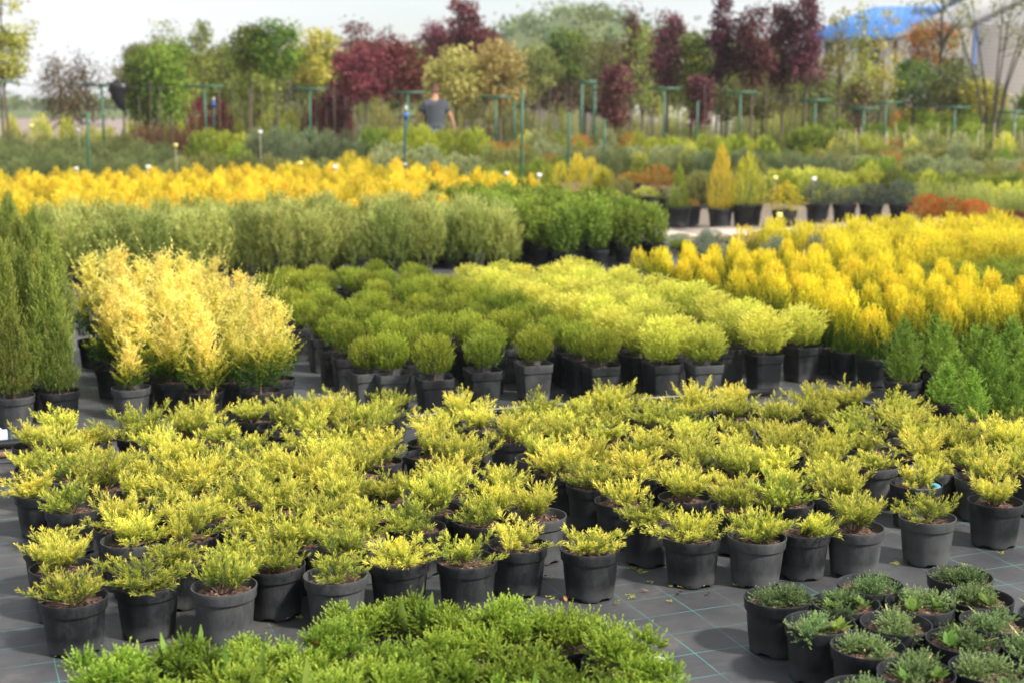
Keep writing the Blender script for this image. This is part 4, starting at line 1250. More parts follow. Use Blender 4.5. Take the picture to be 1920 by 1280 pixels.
row('barberry', 'understorey_bush', 370, 440, 190, 190, 38.5, 2, 0.8, 'dark red bush between the trunks of the round topped trees', 'dark red bushes between the trunks')
row('barberry', 'understorey_bush', 575, 660, 188, 184, 37.5, 3, 0.8, 'dark red bush at the foot of the red maples', 'dark red bushes at the red maples')
row('olive', 'understorey_bush', 700, 1010, 206, 204, 38.0, 9, 0.9, 'thin olive bush at the feet of the cream trees', 'olive bushes below the cream trees', hj=0.2)
row('grass', 'understorey_bush', 1000, 1560, 208, 206, 40.0, 18, 0.75, 'upright grey green bush among the trunks of the purple row', 'grey green bushes under the purple row', hj=0.25)
row('olive', 'understorey_bush', 1400, 1720, 188, 190, 43.0, 9, 1.1, 'olive bush behind the canes and airy trees', 'olive bushes behind the airy trees', hj=0.3)
row('darkbush', 'understorey_bush', 1680, 1950, 196, 206, 41.0, 8, 1.2, 'dark bush along the foot of the beige gable', 'dark bushes along the beige gable', hj=0.2)
row('ball', 'understorey_bush', 1650, 1850, 188, 192, 42.5, 4, 1.0, 'orange brown bush under the olive and orange trees', 'orange brown bushes under the trees', hj=0.2)

# ------------------------------------------------------------------ trees
def crown_mesh(seed, mat, H, R, prof, ncl, nlf, ls, spread, droop=0.0):
    g = np.random.default_rng(seed)
    t = g.uniform(0, 1, ncl * 4)
    r = np.array([prof(x) for x in t])
    k = g.uniform(0, 1, len(t)) < 0.2 + 0.8 * r
    t, r = t[k][:ncl], r[k][:ncl]
    n = len(t)
    th = g.uniform(0, 2 * PI, n)
    rho = np.sqrt(g.uniform(0.05, 1.0, n)) * g.uniform(0.8, 1.12, n)
    C = np.stack([np.cos(th) * rho * r * R, np.sin(th) * rho * r * R, t * H], 1)
    cs = g.uniform(0.55, 1.3, n) * spread
    P = np.repeat(C, nlf, 0) + np.clip(g.normal(size=(n * nlf, 3)), -1.5, 1.5) * np.repeat(cs, nlf)[:, None] * np.array([1, 1, 0.8])
    if droop:
        P[:, 2] -= np.abs(g.normal(size=n * nlf)) * droop
    d = nrm(g.normal(size=P.shape) + np.array([0, 0, -0.2 - 2.0 * (droop > 0)]))
    tone = np.repeat(g.normal(size=n) * 0.2 + 0.35, nlf) + g.normal(size=n * nlf) * 0.15
    mb = MB()
    blades(mb, P, d, perp(d, g), ls * g.uniform(0.7, 1.3, len(P)), ls * 0.65 * g.uniform(0.8, 1.2, len(P)), tone, tone + 0.25, 0.5)
    return mb.mesh('crown', [mat]), C


def tree(name, px, Y, top, bot, wpx, mat, prof, label, group=None, cat='tree', ncl=46, nlf=70, ls=0.075, spread=0.16, trunk=0.035, tm='trunk', limbs=9, droop=0.0, seed=None, lean=0.0, full=True):
    X = xat(px, Y)
    z = gz(X, Y)
    zt, zb = hat(top, Y) - z, hat(bot, Y) - z
    R = wpx / FPX * Y / 2 * (1.18 if full else 1.0)
    ncl = int(ncl * (1.35 if full else 1.0))
    nlf = max(8, int(nlf * 0.8))
    spread *= 0.9
    ls *= 1.15
    seed = seed if seed is not None else int(px * 7 + Y)
    t = thing(name, label, cat, (X, Y, z), 0, group)
    me, C = crown_mesh(seed, M[mat], zt - zb, R * 0.92, prof, ncl, nlf, ls, spread, droop)
    part('crown', me, t, (0, 0, zb))
    mb = MB()
    zmid = zb + (zt - zb) * 0.8
    g = random.Random(seed)
    pts_ = [(lean * f + g.gauss(0, 0.015), g.gauss(0, 0.015), zmid * f) for f in (0, 0.25, 0.5, 0.75, 1.0)]
    pts_[0] = (0, 0, -0.05)
    mb.tube(pts_, [trunk * q for q in (1.2, 1.0, 0.85, 0.6, 0.25)], 6)
    for c in C[::max(1, len(C) // limbs)][:limbs]:
        zz = max(zb * 0.85, min(zmid * 0.95, zb + c[2] - 0.35 * (zt - zb)))
        f = zz / zmid
        p0 = (lean * f, 0, zz)
        p1 = (c[0] * 0.5 + p0[0] * 0.5, c[1] * 0.5, (zz + zb + c[2]) / 2 + 0.08)
        mb.tube([p0, p1, (c[0], c[1], zb + c[2])], [trunk * 0.5, trunk * 0.33, trunk * 0.12], 4)
    part('trunk', mb.mesh('trunk', [M[tm]], True), t)
    return t


def p_round(t):
    return math.sqrt(max(0.0, 1 - (2 * t - 1) ** 2)) * 0.9 + 0.1


def p_open(t):
    return 0.3 + 0.7 * math.sin(PI * (0.15 + 0.75 * t))


def p_narrow(t):
    return 0.45 + 0.55 * math.sin(PI * min(1, 0.1 + 0.8 * t))


def p_spire(t):
    return (1 - t) ** 0.7 * 0.9 + 0.1


tree('young_tree', 28, 34, -25, 142, 110, 'tree_yellow', p_open, 'tall yellow green tree with airy upper branches at the field edge', ncl=44, nlf=60)
tree('young_tree', 20, 34.5, 70, 150, 90, 'tree_green', p_round, 'short dark green tree under the tall yellow green one', ncl=24)
tree('weeping_tree', 130, 36, 105, 205, 80, 'tree_bronze', p_round, 'bronze weeping tree with thin drooping twigs by the field', droop=0.35, nlf=40, ls=0.06)
tree('weeping_tree', 178, 36.5, 98, 215, 90, 'tree_bronze', p_round, 'bronze weeping tree with wiry top beside the green T post', droop=0.4, nlf=34, ls=0.06)
tree('weeping_tree', 245, 38, 120, 180, 46, 'tree_bronze', p_round, 'small sparse bronze tree behind the black plastic bag', droop=0.3, nlf=26, ncl=22, ls=0.06)
tree('dense_tree', 288, 36, 92, 196, 70, 'tree_green', p_narrow, 'dense dark green drooping tree next to the bronze trees', droop=0.3)
tree('dense_tree', 330, 35.5, 82, 192, 72, 'tree_green', p_narrow, 'dense green drooping tree with yellow new leaves', droop=0.25)
tree('airy_tree', 326, 40, 50, 150, 50, 'tree_light', p_narrow, 'pale airy tree rising behind the dense drooping trees', nlf=34, ncl=30)
tree('airy_tree', 390, 40, 52, 175, 66, 'tree_light', p_narrow, 'tall pale green airy tree near the ball topped tree', nlf=40)
tree('airy_tree', 430, 41, 92, 190, 70, 'tree_light', p_round, 'pale green tree filling the gap before the ball topped tree', nlf=50)
tree('ball_tree', 478, 36, 62, 128, 70, 'tree_green', p_round, 'ball topped green tree on a thin straight trunk', 'ball topped trees', ncl=40)
tree('ball_tree', 528, 36, 54, 140, 84, 'tree_green', p_round, 'largest ball topped green tree on a thin straight trunk', ncl=48)
tree('ball_tree', 492, 40, 122, 215, 70, 'tree_light', p_round, 'low light green tree under the ball topped trees', nlf=50)
tree('ball_tree', 600, 37, 66, 160, 90, 'tree_yellow', p_round, 'yellow green round tree beside the red maples', nlf=60)
tree('ball_tree', 645, 38, 110, 170, 50, 'tree_green', p_round, 'small green round tree just before the red maples', ncl=26)
tree('red_maple', 690, 35, 92, 185, 110, 'tree_red', p_round, 'deep red maple with broad round crown above the green T post', ncl=56)
tree('red_maple', 755, 35.5, 86, 182, 100, 'tree_red', p_round, 'deep red maple with broad round crown beside its twin', ncl=56)
tree('red_maple', 668, 40, 52, 120, 60, 'tree_red', p_open, 'sparse red maple top showing behind the broad red maples', nlf=30, ncl=26)
tree('red_maple', 722, 41, 64, 120, 60, 'tree_red', p_open, 'thin red maple behind the twin red maples', nlf=26, ncl=22)
tree('red_maple', 640, 37, 150, 235, 50, 'tree_purple', p_narrow, 'low dark purple shrub tree beneath the red maples', ncl=24)
tree('red_maple', 872, 44, 12, 118, 110, 'tree_red', p_spire, 'tall red maple with pointed top behind the cream tree', ncl=54, ls=0.09)
tree('red_maple', 822, 45, 55, 120, 60, 'tree_red', p_round, 'smaller red maple beside the tall pointed one', ncl=30)
tree('red_maple', 920, 45, 66, 118, 60, 'tree_red', p_round, 'low red maple on the far side of the tall pointed one', ncl=30)
tree('variegated_tree', 858, 33.5, 100, 192, 100, 'tree_cream', p_round, 'cream variegated tree with round crown behind the man', ncl=50)
tree('variegated_tree', 938, 33.5, 92, 190, 84, 'tree_cream', p_round, 'cream variegated tree with rising top beside the round cream one', ncl=46)
tree('dense_tree', 1060, 50, 66, 150, 84, 'tree_green', p_round, 'round mid green tree below the wooded hill', ncl=44, ls=0.1)
tree('dense_tree', 1010, 48, 95, 165, 70, 'tree_olive', p_round, 'olive tree between the cream trees and the hill', ncl=36, ls=0.09)
tree('purple_tree', 1150, 34, 125, 228, 48, 'tree_purple', p_narrow, 'narrow dark purple tree hanging in front of the white building', ncl=34, trunk=0.03)
tree('purple_tree', 1178, 38, 15, 130, 34, 'tree_purple', p_spire, 'thin purple leader rising above the narrow dark tree', ncl=22, nlf=34)
tree('airy_tree', 1110, 39, 30, 190, 80, 'tree_olive', p_narrow, 'thin leaved olive tree before the white building', nlf=26, ncl=40)
tree('airy_tree', 1200, 38, 50, 205, 60, 'tree_light', p_narrow, 'thin pale green upright tree beside the purple columns', nlf=30, ncl=40)
tree('purple_tree', 1246, 36.5, 38, 160, 50, 'tree_purple', p_narrow, 'dark purple oval tree first of the purple row', ncl=44)
tree('airy_tree', 1292, 36, 75, 195, 34, 'tree_green', p_narrow, 'slim fresh green column between the purple trees', ncl=34)
tree('purple_tree', 1306, 35, 150, 232, 30, 'tree_purple', p_narrow, 'low dark purple column at the foot of the green one', ncl=20)
tree('purple_tree', 1345, 36, 12, 150, 52, 'tree_purple', p_spire, 'tall purple tree with a pointed top in the purple row', ncl=50)
tree('purple_tree', 1402, 35.5, 28, 158, 58, 'tree_purple', p_narrow, 'broad purple tree in the middle of the purple row', ncl=54)
tree('purple_tree', 1458, 36, 20, 160, 58, 'tree_purple', p_narrow, 'broad purple tree with forked top in the purple row', ncl=54)
tree('purple_tree', 1500, 35.5, -10, 150, 54, 'tree_purple', p_spire, 'tallest purple tree at the end of the purple row', ncl=54)
tree('airy_tree', 1420, 38, 140, 215, 110, 'tree_olive', p_round, 'olive green tree below the purple crowns', nlf=40)
tree('airy_tree', 1355, 39, 145, 220, 70, 'tree_olive', p_round, 'thin olive tree below the tall purple tree', nlf=34, ncl=30)
tree('airy_tree', 1560, 37, 30, 190, 60, 'tree_yellow', p_narrow, 'airy yellow green tree in front of the blue roof', full=False, nlf=24, ncl=40)
tree('airy_tree', 1600, 36, 22, 185, 50, 'tree_yellow', p_spire, 'slim yellow green sapling tree before the white house wall', full=False, nlf=24, ncl=34)
tree('airy_tree', 1640, 37.5, 28, 195, 60, 'tree_yellow', p_narrow, 'airy yellow green tree next to the house window', full=False, nlf=24, ncl=36)
tree('airy_tree', 1530, 38.5, 120, 210, 70, 'tree_light', p_round, 'low pale tree under the blue roof', nlf=44)
tree('airy_tree', 1600, 39, 120, 205, 80, 'tree_light', p_round, 'low pale green tree under the slim saplings', nlf=44)
tree('red_maple', 1595, 36, 160, 240, 50, 'tree_bronze', p_round, 'small bronze red bush tree by the canes', nlf=44, ncl=24)
tree('orange_tree', 1722, 46, 50, 130, 90, 'tree_orange', p_round, 'rusty orange tree in front of the dark blue house corner', nlf=50, ls=0.09)
tree('dense_tree', 1700, 40, 118, 205, 110, 'tree_green', p_round, 'round green tree beneath the rusty orange one', ncl=50)
tree('dense_tree', 1778, 39, 115, 212, 100, 'tree_olive', p_round, 'olive tree with orange tinted leaves by the beige wall', ncl=50)
tree('orange_tree', 1830, 38, 158, 205, 70, 'tree_yellow', p_round, 'yellow low tree at the foot of the beige wall', ncl=30)
tree('bare_tree', 1745, 42, -60, 100, 150, 'tree_olive', p_open, 'tall thin leaved tree with dark stem before the blue roof', full=False, nlf=22, ncl=46, trunk=0.06, tm='trunk_dark', limbs=16)
def fan_tree(px, Y, top, wpx, label, seed):
    """Several dark stems fanning from the ground, forked twigs, few leaves."""
    g = np.random.default_rng(seed)
    X = xat(px, Y); z = gz(X, Y)
    H = hat(top, Y) - z
    R = wpx / FPX * Y / 2
    t = thing('bare_tree', label, 'tree', (X, Y, z))
    mb, ends = MB(), []
    for k in range(6):
        a = -1.0 + 2.0 * k / 5 + g.normal() * 0.08
        e = np.array([a * R, g.normal() * R * 0.4, H * g.uniform(0.8, 1.0)])
        m1 = np.array([a * R * 0.28, e[1] * 0.3, H * 0.38])
        m2 = np.array([a * R * 0.62, e[1] * 0.6, H * 0.66])
        mb.tube([(a * 0.05, 0, -0.05), tuple(m1), tuple(m2), tuple(e)], [0.034, 0.025, 0.016, 0.006], 6)
        for j in range(9):
            f = g.uniform(0.3, 0.98)
            p = m1 + (e - m1) * f
            q = p + np.array([g.normal() * R * 0.28, g.normal() * R * 0.25, abs(g.normal()) * H * 0.09 + 0.1])
            mid = (p + q) / 2 + g.normal(size=3) * 0.06
            mb.tube([tuple(p), tuple(mid), tuple(q)], [0.010, 0.007, 0.004], 4)
            ends += [q, mid]
    part('trunk', mb.mesh('trunk', [M['trunk_dark']], True), t)
    E_ = np.repeat(np.array(ends), 9, 0)
    P = E_ + np.clip(g.normal(size=E_.shape), -1.5, 1.5) * 0.12
    d = nrm(g.normal(size=P.shape))
    tn = g.uniform(0.2, 0.9, len(P))
    lm = MB()
    blades(lm, P, d, perp(d, g), 0.075 * g.uniform(0.7, 1.3, len(P)), 0.05, tn, tn, 0.5)
    part('crown', lm.mesh('crown', [M['tree_olive']]), t)


for i in range(30):
    px = 268 + i * 43 + rnd.uniform(-14, 14)
    if px > 1500:
        break
    mt = ('tree_green', 'tree_olive', 'tree_light', 'tree_olive', 'tree_red')[rnd.randrange(5)] if px < 1000 else ('tree_olive', 'tree_green', 'tree_light', 'tree_bronze')[rnd.randrange(4)]
    kind_ = {'tree_green': 'mid green', 'tree_olive': 'olive', 'tree_light': 'pale green', 'tree_red': 'dull red', 'tree_bronze': 'bronze'}[mt]
    tree('belt_tree', px, 56 + rnd.uniform(-2, 3), 92 + rnd.uniform(-8, 26), 205, 62, mt, p_open, kind_ + ' tree in the dense belt behind the tree rows', kind_ + ' trees in the dense belt', ncl=60, nlf=60, ls=0.12, spread=0.26, trunk=0.05)
fan_tree(1845, 37, -50, 190, 'large dark limbed tree with few leaves against the beige wall', 41)
gB = 'airy trees standing behind the tree rows'
for i, (px, top, wd, mt) in enumerate([(275, 130, 70, 'tree_olive'), (352, 110, 70, 'tree_light'), (420, 118, 80, 'tree_light'), (560, 105, 80, 'tree_olive'), (620, 120, 70, 'tree_light'), (700, 110, 80, 'tree_olive'),
                                       (790, 125, 70, 'tree_light'), (985, 88, 70, 'tree_olive'), (1085, 92, 70, 'tree_olive'), (1140, 96, 60, 'tree_bronze'), (1215, 96, 70, 'tree_olive'), (1300, 84, 70, 'tree_olive'), (1380, 110, 80, 'tree_light')]):
    tree('airy_tree', px, 51 + (i % 3) * 2, top, 190, wd, mt, p_open if i % 2 else p_narrow,
         {'tree_olive': 'thin olive tree standing behind the tree rows', 'tree_light': 'pale green tree standing behind the tree rows', 'tree_bronze': 'bronze tree standing behind the tree rows'}[mt],
         {'tree_olive': 'olive trees behind the tree rows', 'tree_light': 'pale green trees behind the tree rows', 'tree_bronze': None}[mt], ncl=40, nlf=44, ls=0.1, spread=0.22, trunk=0.04)
tree('dense_tree', 1925, 38, 170, 215, 70, 'tree_green', p_round, 'dark green bush tree below the beige gable', ncl=30)

# slender saplings and canes among the trunks
def thin_stick(name, px, Y, top, r, mat, label, cat, group, lean):
    X = xat(px, Y)
    z = gz(X, Y)
    h = max(0.4, hat(top, Y) - z)
    me = MB().tube([(0, 0, -0.03), (lean * 0.5, 0.0, h * 0.5), (lean, 0.01, h)], [r, r * 0.9, r * 0.7], 6).mesh(name, [M[mat]])
    thing(name, label, cat, (X, Y, z), 0, group, me)


for i in range(34):
    px = 262 + i * 13.2 + rnd.uniform(-5, 5)
    thin_stick('support_cane', px, 36 + rnd.uniform(-2, 2), 155 + rnd.uniform(-10, 35), 0.011, 'trunk', 'thin pale support cane standing under the round topped trees', 'cane', 'support canes under the round trees', rnd.uniform(-0.06, 0.06))
for i in range(26):
    px = 985 + i * 20 + rnd.uniform(-8, 8)
    thin_stick('support_cane', px, 36 + rnd.uniform(-2, 2), 155 + rnd.uniform(-10, 35), 0.011, 'trunk', 'thin pale support cane in the rows below the purple trees', 'cane', 'support canes below the purple trees', rnd.uniform(-0.06, 0.06))
for i in range(20):
    px = 1565 + i * 18 + rnd.uniform(-7, 7)
    thin_stick('short_cane', px, 31.5 + rnd.uniform(-1.5, 1.5), 226 + rnd.uniform(0, 22), 0.012, 'stake', 'short pale leaning cane in the bed below the beige gable', 'cane', 'short canes below the gable', rnd.uniform(-0.16, 0.16))

# ------------------------------------------------------------------ green posts
def t_post(px, top, wpx, label, mat='green_steel', group='green T posts'):
    Y = 32.0 if px < 1300 else 33.5
    X = xat(px, Y)
    z = gz(X, Y)
    h = hat(top, Y) - z
    t = thing('t_post', label, 'post', (X, Y, z), 0, group)
    part('post', MB().box((0, 0, h / 2 - 0.04), (0.042, 0.042, h - 0.02)).mesh('post', [M[mat]]), t)
    part('crossbar', MB().box((0, 0, h - 0.03), (wpx / FPX * Y, 0.062, 0.05)).mesh('crossbar', [M[mat]]), t)
    return (X, Y, z + h, wpx / FPX * Y / 2)


TP = []
gT = 'green T posts in the tree rows'
for px, top, wp, lab in [(5, 152, 78, 'green T post beside the tall yellow green tree'), (206, 158, 74, 'green T post with the black bag on its arm'),
                         (395, 161, 74, 'green T post in front of the pale airy tree'), (588, 166, 64, 'green T post under the yellow green round tree'),
                         (768, 172, 68, 'green T post beside the man'), (930, 180, 62, 'green T post under the cream trees'),
                         (1240, 165, 60, 'green T post before the white building'), (1380, 172, 64, 'green T post under the purple row'),
                         (1518, 186, 58, 'green T post below the airy yellow trees'), (1648, 190, 58, 'green T post near the bronze bush'),
                         (1608, 201, 60, 'lower green T post near the bronze bush'), (1776, 199, 58, 'green T post below the olive tree'), (1886, 207, 58, 'green T post below the beige gable')]:
    TP.append(t_post(px, top, wp, lab, group=None))
# goal shaped frame
Y = 36.0
X = xat(1100, Y); z = gz(X, Y)
t = thing('post_frame', 'green steel frame of two posts joined at the top', 'post', (X, Y, z))
hh = hat(154, Y) - z
for s in (-0.16, 0.16):
    part('post', MB().box((s, 0, hh / 2 - 0.04), (0.06, 0.06, hh - 0.02)).mesh('post', [M['green_steel']]), t)
part('crossbar', MB().box((0.0, 0, hh - 0.03), (0.46, 0.064, 0.08)).mesh('crossbar', [M['green_steel']]), t)
for px, Y, top, lab in [(175, 26.2, 209, 'plain green pole among the mounded pines'), (977, 25.2, 168, 'tall plain green pole past the amber band'),
                        (1064, 27.5, 210, 'plain green pole in the grey green bed'), (1129, 28, 222, 'short plain green pole before the purple tree'),
                        (963, 32, 190, 'thin green pole behind the tall plain one'), (1300, 32.5, 190, 'plain green pole under the purple trees')]:
    X = xat(px, Y)
    z = gz(X, Y)
    h = hat(top, Y) - z
    thing('green_pole', lab, 'pole', (X, Y, z), 0, None, MB().tube([(0, 0, -0.05), (0.01, 0, h * 0.5), (0.02, 0, h)], 0.027, 6).mesh('green_pole', [M['green_steel']]))


def sprinkler(px, base, top, lab):
    X, Y = at(px, base)
    z = gz(X, Y)
    h = hat(top, Y) - z
    t = thing('sprinkler_pole', lab, 'sprinkler', (X, Y, z))
    part('pole', MB().tube([(0, 0, -0.03), (0.02, 0, h * 0.6), (0.05, 0, h)], 0.024, 6).mesh('pole', [M['teal_steel']]), t)
    part('valve', MB().box((0.05, -0.03, h - 0.10), (0.07, 0.05, 0.10)).mesh('valve', [M['blue_plastic']]), t)
    part('nozzle', MB().box((0.055, -0.03, h + 0.015), (0.03, 0.04, 0.09)).mesh('nozzle', [M['white_plastic']]), t)
    part('clip', MB().box((0.02, -0.02, h * 0.42), (0.06, 0.05, 0.03)).mesh('clip', [M['white_plastic']]), t)


sprinkler(758, 385, 205, 'dark sprinkler pole with blue valve rising out of the amber band')
sprinkler(402, 330, 188, 'dark sprinkler pole with blue valve by the pale bushes')
# wires strung along the left posts
for a, b_, lab in ((TP[0], TP[1], 'thin wire strung from the tall yellow tree to the black bag'), (TP[1], TP[2], 'thin wire strung from the black bag to the airy tree'), (TP[7], TP[8], 'thin wire strung under the purple trees'), (TP[8], TP[11], 'thin wire strung towards the olive tree')):
    p0, p1 = Vector((a[0] + 0.2, a[1], a[2] - 0.03)), Vector((b_[0] - 0.2, b_[1], b_[2] - 0.03))
    pts_ = [p0.lerp(p1, f) - Vector((0, 0, 0.25 * f * (1 - f))) for f in np.linspace(0, 1, 9)]
    org = pts_[0].copy()
    thing('wire', lab, 'wire', tuple(org), 0, None, MB().tube([p - org for p in pts_], 0.007, 4).mesh('wire', [M['wire']]))
# black bag
g = np.random.default_rng(3)
Vb, Fb = [], []
for i, (r, zz) in enumerate([(0.02, 0.02), (0.21, -0.02), (0.20, -0.14), (0.14, -0.26), (0.12, -0.40), (0.07, -0.54), (0.01, -0.64)]):
    for k in range(12):
        a = 2 * PI * k / 12
        rr = r * (1 + 0.30 * math.sin(3 * a + i) + g.normal() * 0.10)
        Vb.append((rr * math.cos(a) - 0.03 * i + 0.03 * i * i * 0.3, rr * math.sin(a) * 0.55, zz + g.normal() * 0.02))
for i in range(6):
    for k in range(12):
        Fb.append((i * 12 + k, i * 12 + (k + 1) % 12, (i + 1) * 12 + (k + 1) % 12, (i + 1) * 12 + k))
thing('plastic_bag', 'torn black plastic bag hanging from the green T post arm', 'bag', (xat(236, TP[1][1]), TP[1][1] - 0.02, TP[1][2] + 0.02), 0, None,
      mesh_np('plastic_bag', Vb, Fb, mats=[M['black_plastic']], smooth=True))

# ------------------------------------------------------------------ buildings
def house_part(nm, mb, mat, parent):
    return part(nm, mb.mesh(nm, [M[mat]]), parent)


# long white house with blue roof, its right end nearer
Ya, Yc = 69.5, 66.5
xa_, xc_ = xat(1512, Ya), xat(1915, Yc)
zg = 0.3
rot_h = math.atan2(Yc - Ya, xc_ - xa_)
Lh = math.hypot(xc_ - xa_, Yc - Ya)
e_, r_ = 4.55, 6.1
t = thing('white_house', 'white rendered house with a bright blue sheet roof and dark blue corner', 'building', (xa_, Ya, zg), rot_h)
house_part('wall', MB().box((Lh / 2, 4, e_ / 2), (Lh, 8, e_)), 'white_wall', t)
rf = MB()
rf.add([(-0.6, -0.6, e_ - 0.05), (Lh + 0.5, -0.6, e_ - 0.05), (Lh + 0.5, 4, r_), (2.4, 4, r_), (-0.6, 8.6, e_ - 0.05), (Lh + 0.5, 8.6, e_ - 0.05),
        (-0.6, -0.6, e_ - 0.22), (Lh + 0.5, -0.6, e_ - 0.22), (-0.6, 8.6, e_ - 0.22), (Lh + 0.5, 8.6, e_ - 0.22)],
       [[0, 1, 2, 3], [3, 2, 5, 4], [6, 7, 1, 0], [8, 6, 0, 4], [7, 9, 5, 1], [6, 8, 9, 7]])
roof = house_part('roof', rf, 'blue_roof', t)
part('hip_panel', mesh_np('hip_panel', [(-0.6, -0.6, e_ - 0.05), (2.4, 4, r_), (-0.6, 8.6, e_ - 0.05)], [[0, 1, 2]], mats=[M['blue_roof']]), roof)
for k in range(20):                           # standing seams
    xs = 2.6 + k * (Lh - 2.6) / 20
    part('seam', MB().tube([(xs, -0.6, e_ - 0.02), (xs, 4, r_ + 0.03)], 0.03, 4).mesh('seam', [M['blue_roof']]), roof)
for f in (0.10, 0.26, 0.42):
    wn = house_part('window', MB().box((Lh * f, -0.02, 3.75), (0.95, 0.10, 1.15)), 'glass', t)
    part('frame', MB().box((Lh * f, -0.05, 3.75), (0.07, 0.1, 1.15)).box((Lh * f, -0.052, 4.35), (1.1, 0.12, 0.1)).box((Lh * f, -0.054, 3.15), (1.15, 0.16, 0.1)).mesh('frame', [M['white_wall']]), wn)
house_part('corner_cladding', MB().box((Lh * 0.68, -0.3, (e_ - 0.3) / 2), (1.1, 0.7, e_ - 0.3)), 'blue_dark', t)
house_part('chimney', MB().box((Lh * 0.655, 2.6, r_ + 0.5), (0.9, 0.9, 2.2)), 'blue_dark', t)

# beige gable
Yg = 52.0
t = thing('gable_building', 'beige sided building with a tall sloping gable edge', 'building', (xat(1800, Yg), Yg, 0.3))
e2 = hat(52, Yg) - 0.3
Wg = 9.0
apex = e2 + Wg / 2 * 0.47
nb = 46
for k in range(nb):                            # lapped siding boards
    z0_, z1_ = apex * k / nb, apex * (k + 1) / nb - 0.012
    xa = 0.0 if z0_ < e2 else (z0_ - e2) / 0.47
    xb = 0.0 if z1_ < e2 else (z1_ - e2) / 0.47
    V = [(xa, -0.022, z0_), (Wg - xa, -0.022, z0_), (Wg - xb, -0.012, z1_), (xb, -0.012, z1_), (xa, 0.0, z0_), (Wg - xa, 0.0, z0_), (Wg - xb, 0.02, z1_), (xb, 0.02, z1_)]
    part('siding_board', MB().add(V, [[0, 1, 2, 3], [5, 4, 7, 6], [1, 0, 4, 5], [3, 2, 6, 7], [0, 3, 7, 4], [2, 1, 5, 6]]).mesh('siding_board', [M['beige']]), t)
house_part('wall', MB().box((Wg / 2, 5.05, e2 / 2), (Wg - 0.02, 10, e2 - 0.02)), 'beige', t)
house_part('roof', MB().add([(-0.1, -0.12, e2 - 0.10), (Wg / 2, -0.12, apex + 0.04), (Wg + 0.1, -0.12, e2 - 0.10), (-0.1, 10.3, e2 - 0.10), (Wg / 2, 10.3, apex + 0.04), (Wg + 0.1, 10.3, e2 - 0.10),
                             (-0.1, -0.12, e2 + 0.06), (Wg / 2, -0.12, apex + 0.22), (Wg + 0.1, -0.12, e2 + 0.06), (-0.1, 10.3, e2 + 0.06), (Wg / 2, 10.3, apex + 0.22), (Wg + 0.1, 10.3, e2 + 0.06)],
                            [[0, 1, 7, 6], [1, 2, 8, 7], [6, 7, 10, 9], [7, 8, 11, 10], [0, 3, 4, 1], [1, 4, 5, 2], [0, 6, 9, 3], [2, 5, 11, 8]]), 'grey_roof', t)
house_part('downpipe', MB().tube([(0.08, -0.12, 0.0), (0.08, -0.12, e2 - 0.15)], 0.06, 6), 'blue_dark', t)

# low white building behind the young trees
Yw = 62.0
xw0, xw1 = xat(935, Yw), xat(1425, Yw)
t = thing('white_shed', 'long low white building behind the thin purple trees', 'building', (xw0, Yw, 0.3))
hw = hat(150, Yw) - 0.3
Lw = xw1 - xw0
house_part('wall', MB().box((Lw / 2, 3, hw / 2), (Lw, 6, hw)), 'white_wall', t)
house_part('roof', MB().add([(-0.3, -0.4, hw + 0.02), (Lw + 0.3, -0.4, hw + 0.02), (Lw + 0.3, 6.4, hw + 0.9), (-0.3, 6.4, hw + 0.9), (-0.3, -0.4, hw + 0.15), (Lw + 0.3, -0.4, hw + 0.15), (Lw + 0.3, 6.4, hw + 1.03), (-0.3, 6.4, hw + 1.03)],
                            [[0, 3, 2, 1], [4, 5, 6, 7], [0, 1, 5, 4], [1, 2, 6, 5], [2, 3, 7, 6], [3, 0, 4, 7]]), 'grey_roof', t)
for k in range(6):
    wx_ = 1.0 + k * (Lw - 2) / 5
    wn = house_part('window', MB().box((wx_, -0.02, hw * 0.62), (0.8, 0.08, 0.75)), 'glass', t)
    part('sill', MB().box((wx_, -0.06, hw * 0.62 - 0.42), (0.95, 0.14, 0.07)).mesh('sill', [M['grey_roof']]), wn)

# ------------------------------------------------------------------ wooded hill and far tree line
def hill_h(X, Y):
    a = 11.6 * math.exp(-((X - 10) / 34) ** 2 - ((Y - 205) / 42) ** 2)
    return a + 1.6 * math.exp(-((X - 8) / 9) ** 2 - ((Y - 200) / 25) ** 2)


V, Fq = [], []
nx, ny = 34, 18
for j in range(ny):
    for i in range(nx):
        X, Y = -80 + 180 * i / (nx - 1), 125 + 170 * j / (ny - 1)
        V.append((X, Y, hill_h(X, Y) + 0.31))
for j in range(ny - 1):
    for i in range(nx - 1):
        Fq.append((j * nx + i, j * nx + i + 1, (j + 1) * nx + i + 1, (j + 1) * nx + i))
struct('hill', mesh_np('hill', V, Fq, mats=[M['hill']], smooth=True))
g = np.random.default_rng(77)
mb = MB()
cs = []
while len(cs) < 420:
    X, Y = g.uniform(-45, 75), g.uniform(140, 215)
    if hill_h(X, Y) > 1.0:
        cs.append((X, Y, hill_h(X, Y) + 0.3, g.uniform(0.8, 1.7)))
for X, Y, Z, r in cs:
    n = 60
    P = g.normal(size=(n, 3)) * r * np.array([0.62, 0.62, 0.5]) + np.array([X, Y, Z + r * 0.5])
    d = nrm(g.normal(size=(n, 3)))
    tn = np.full(n, g.uniform(0.1, 0.8)) + g.normal(size=n) * 0.12
    blades(mb, P, d, perp(d, g), g.uniform(0.45, 0.8, n), g.uniform(0.35, 0.6, n), tn, tn + 0.2, 0.5)
o = struct('woodland', mb.mesh('woodland', [M['wood_far']]), kind='stuff')
o['label'] = 'leafy wood covering the far hill'
mb = MB()
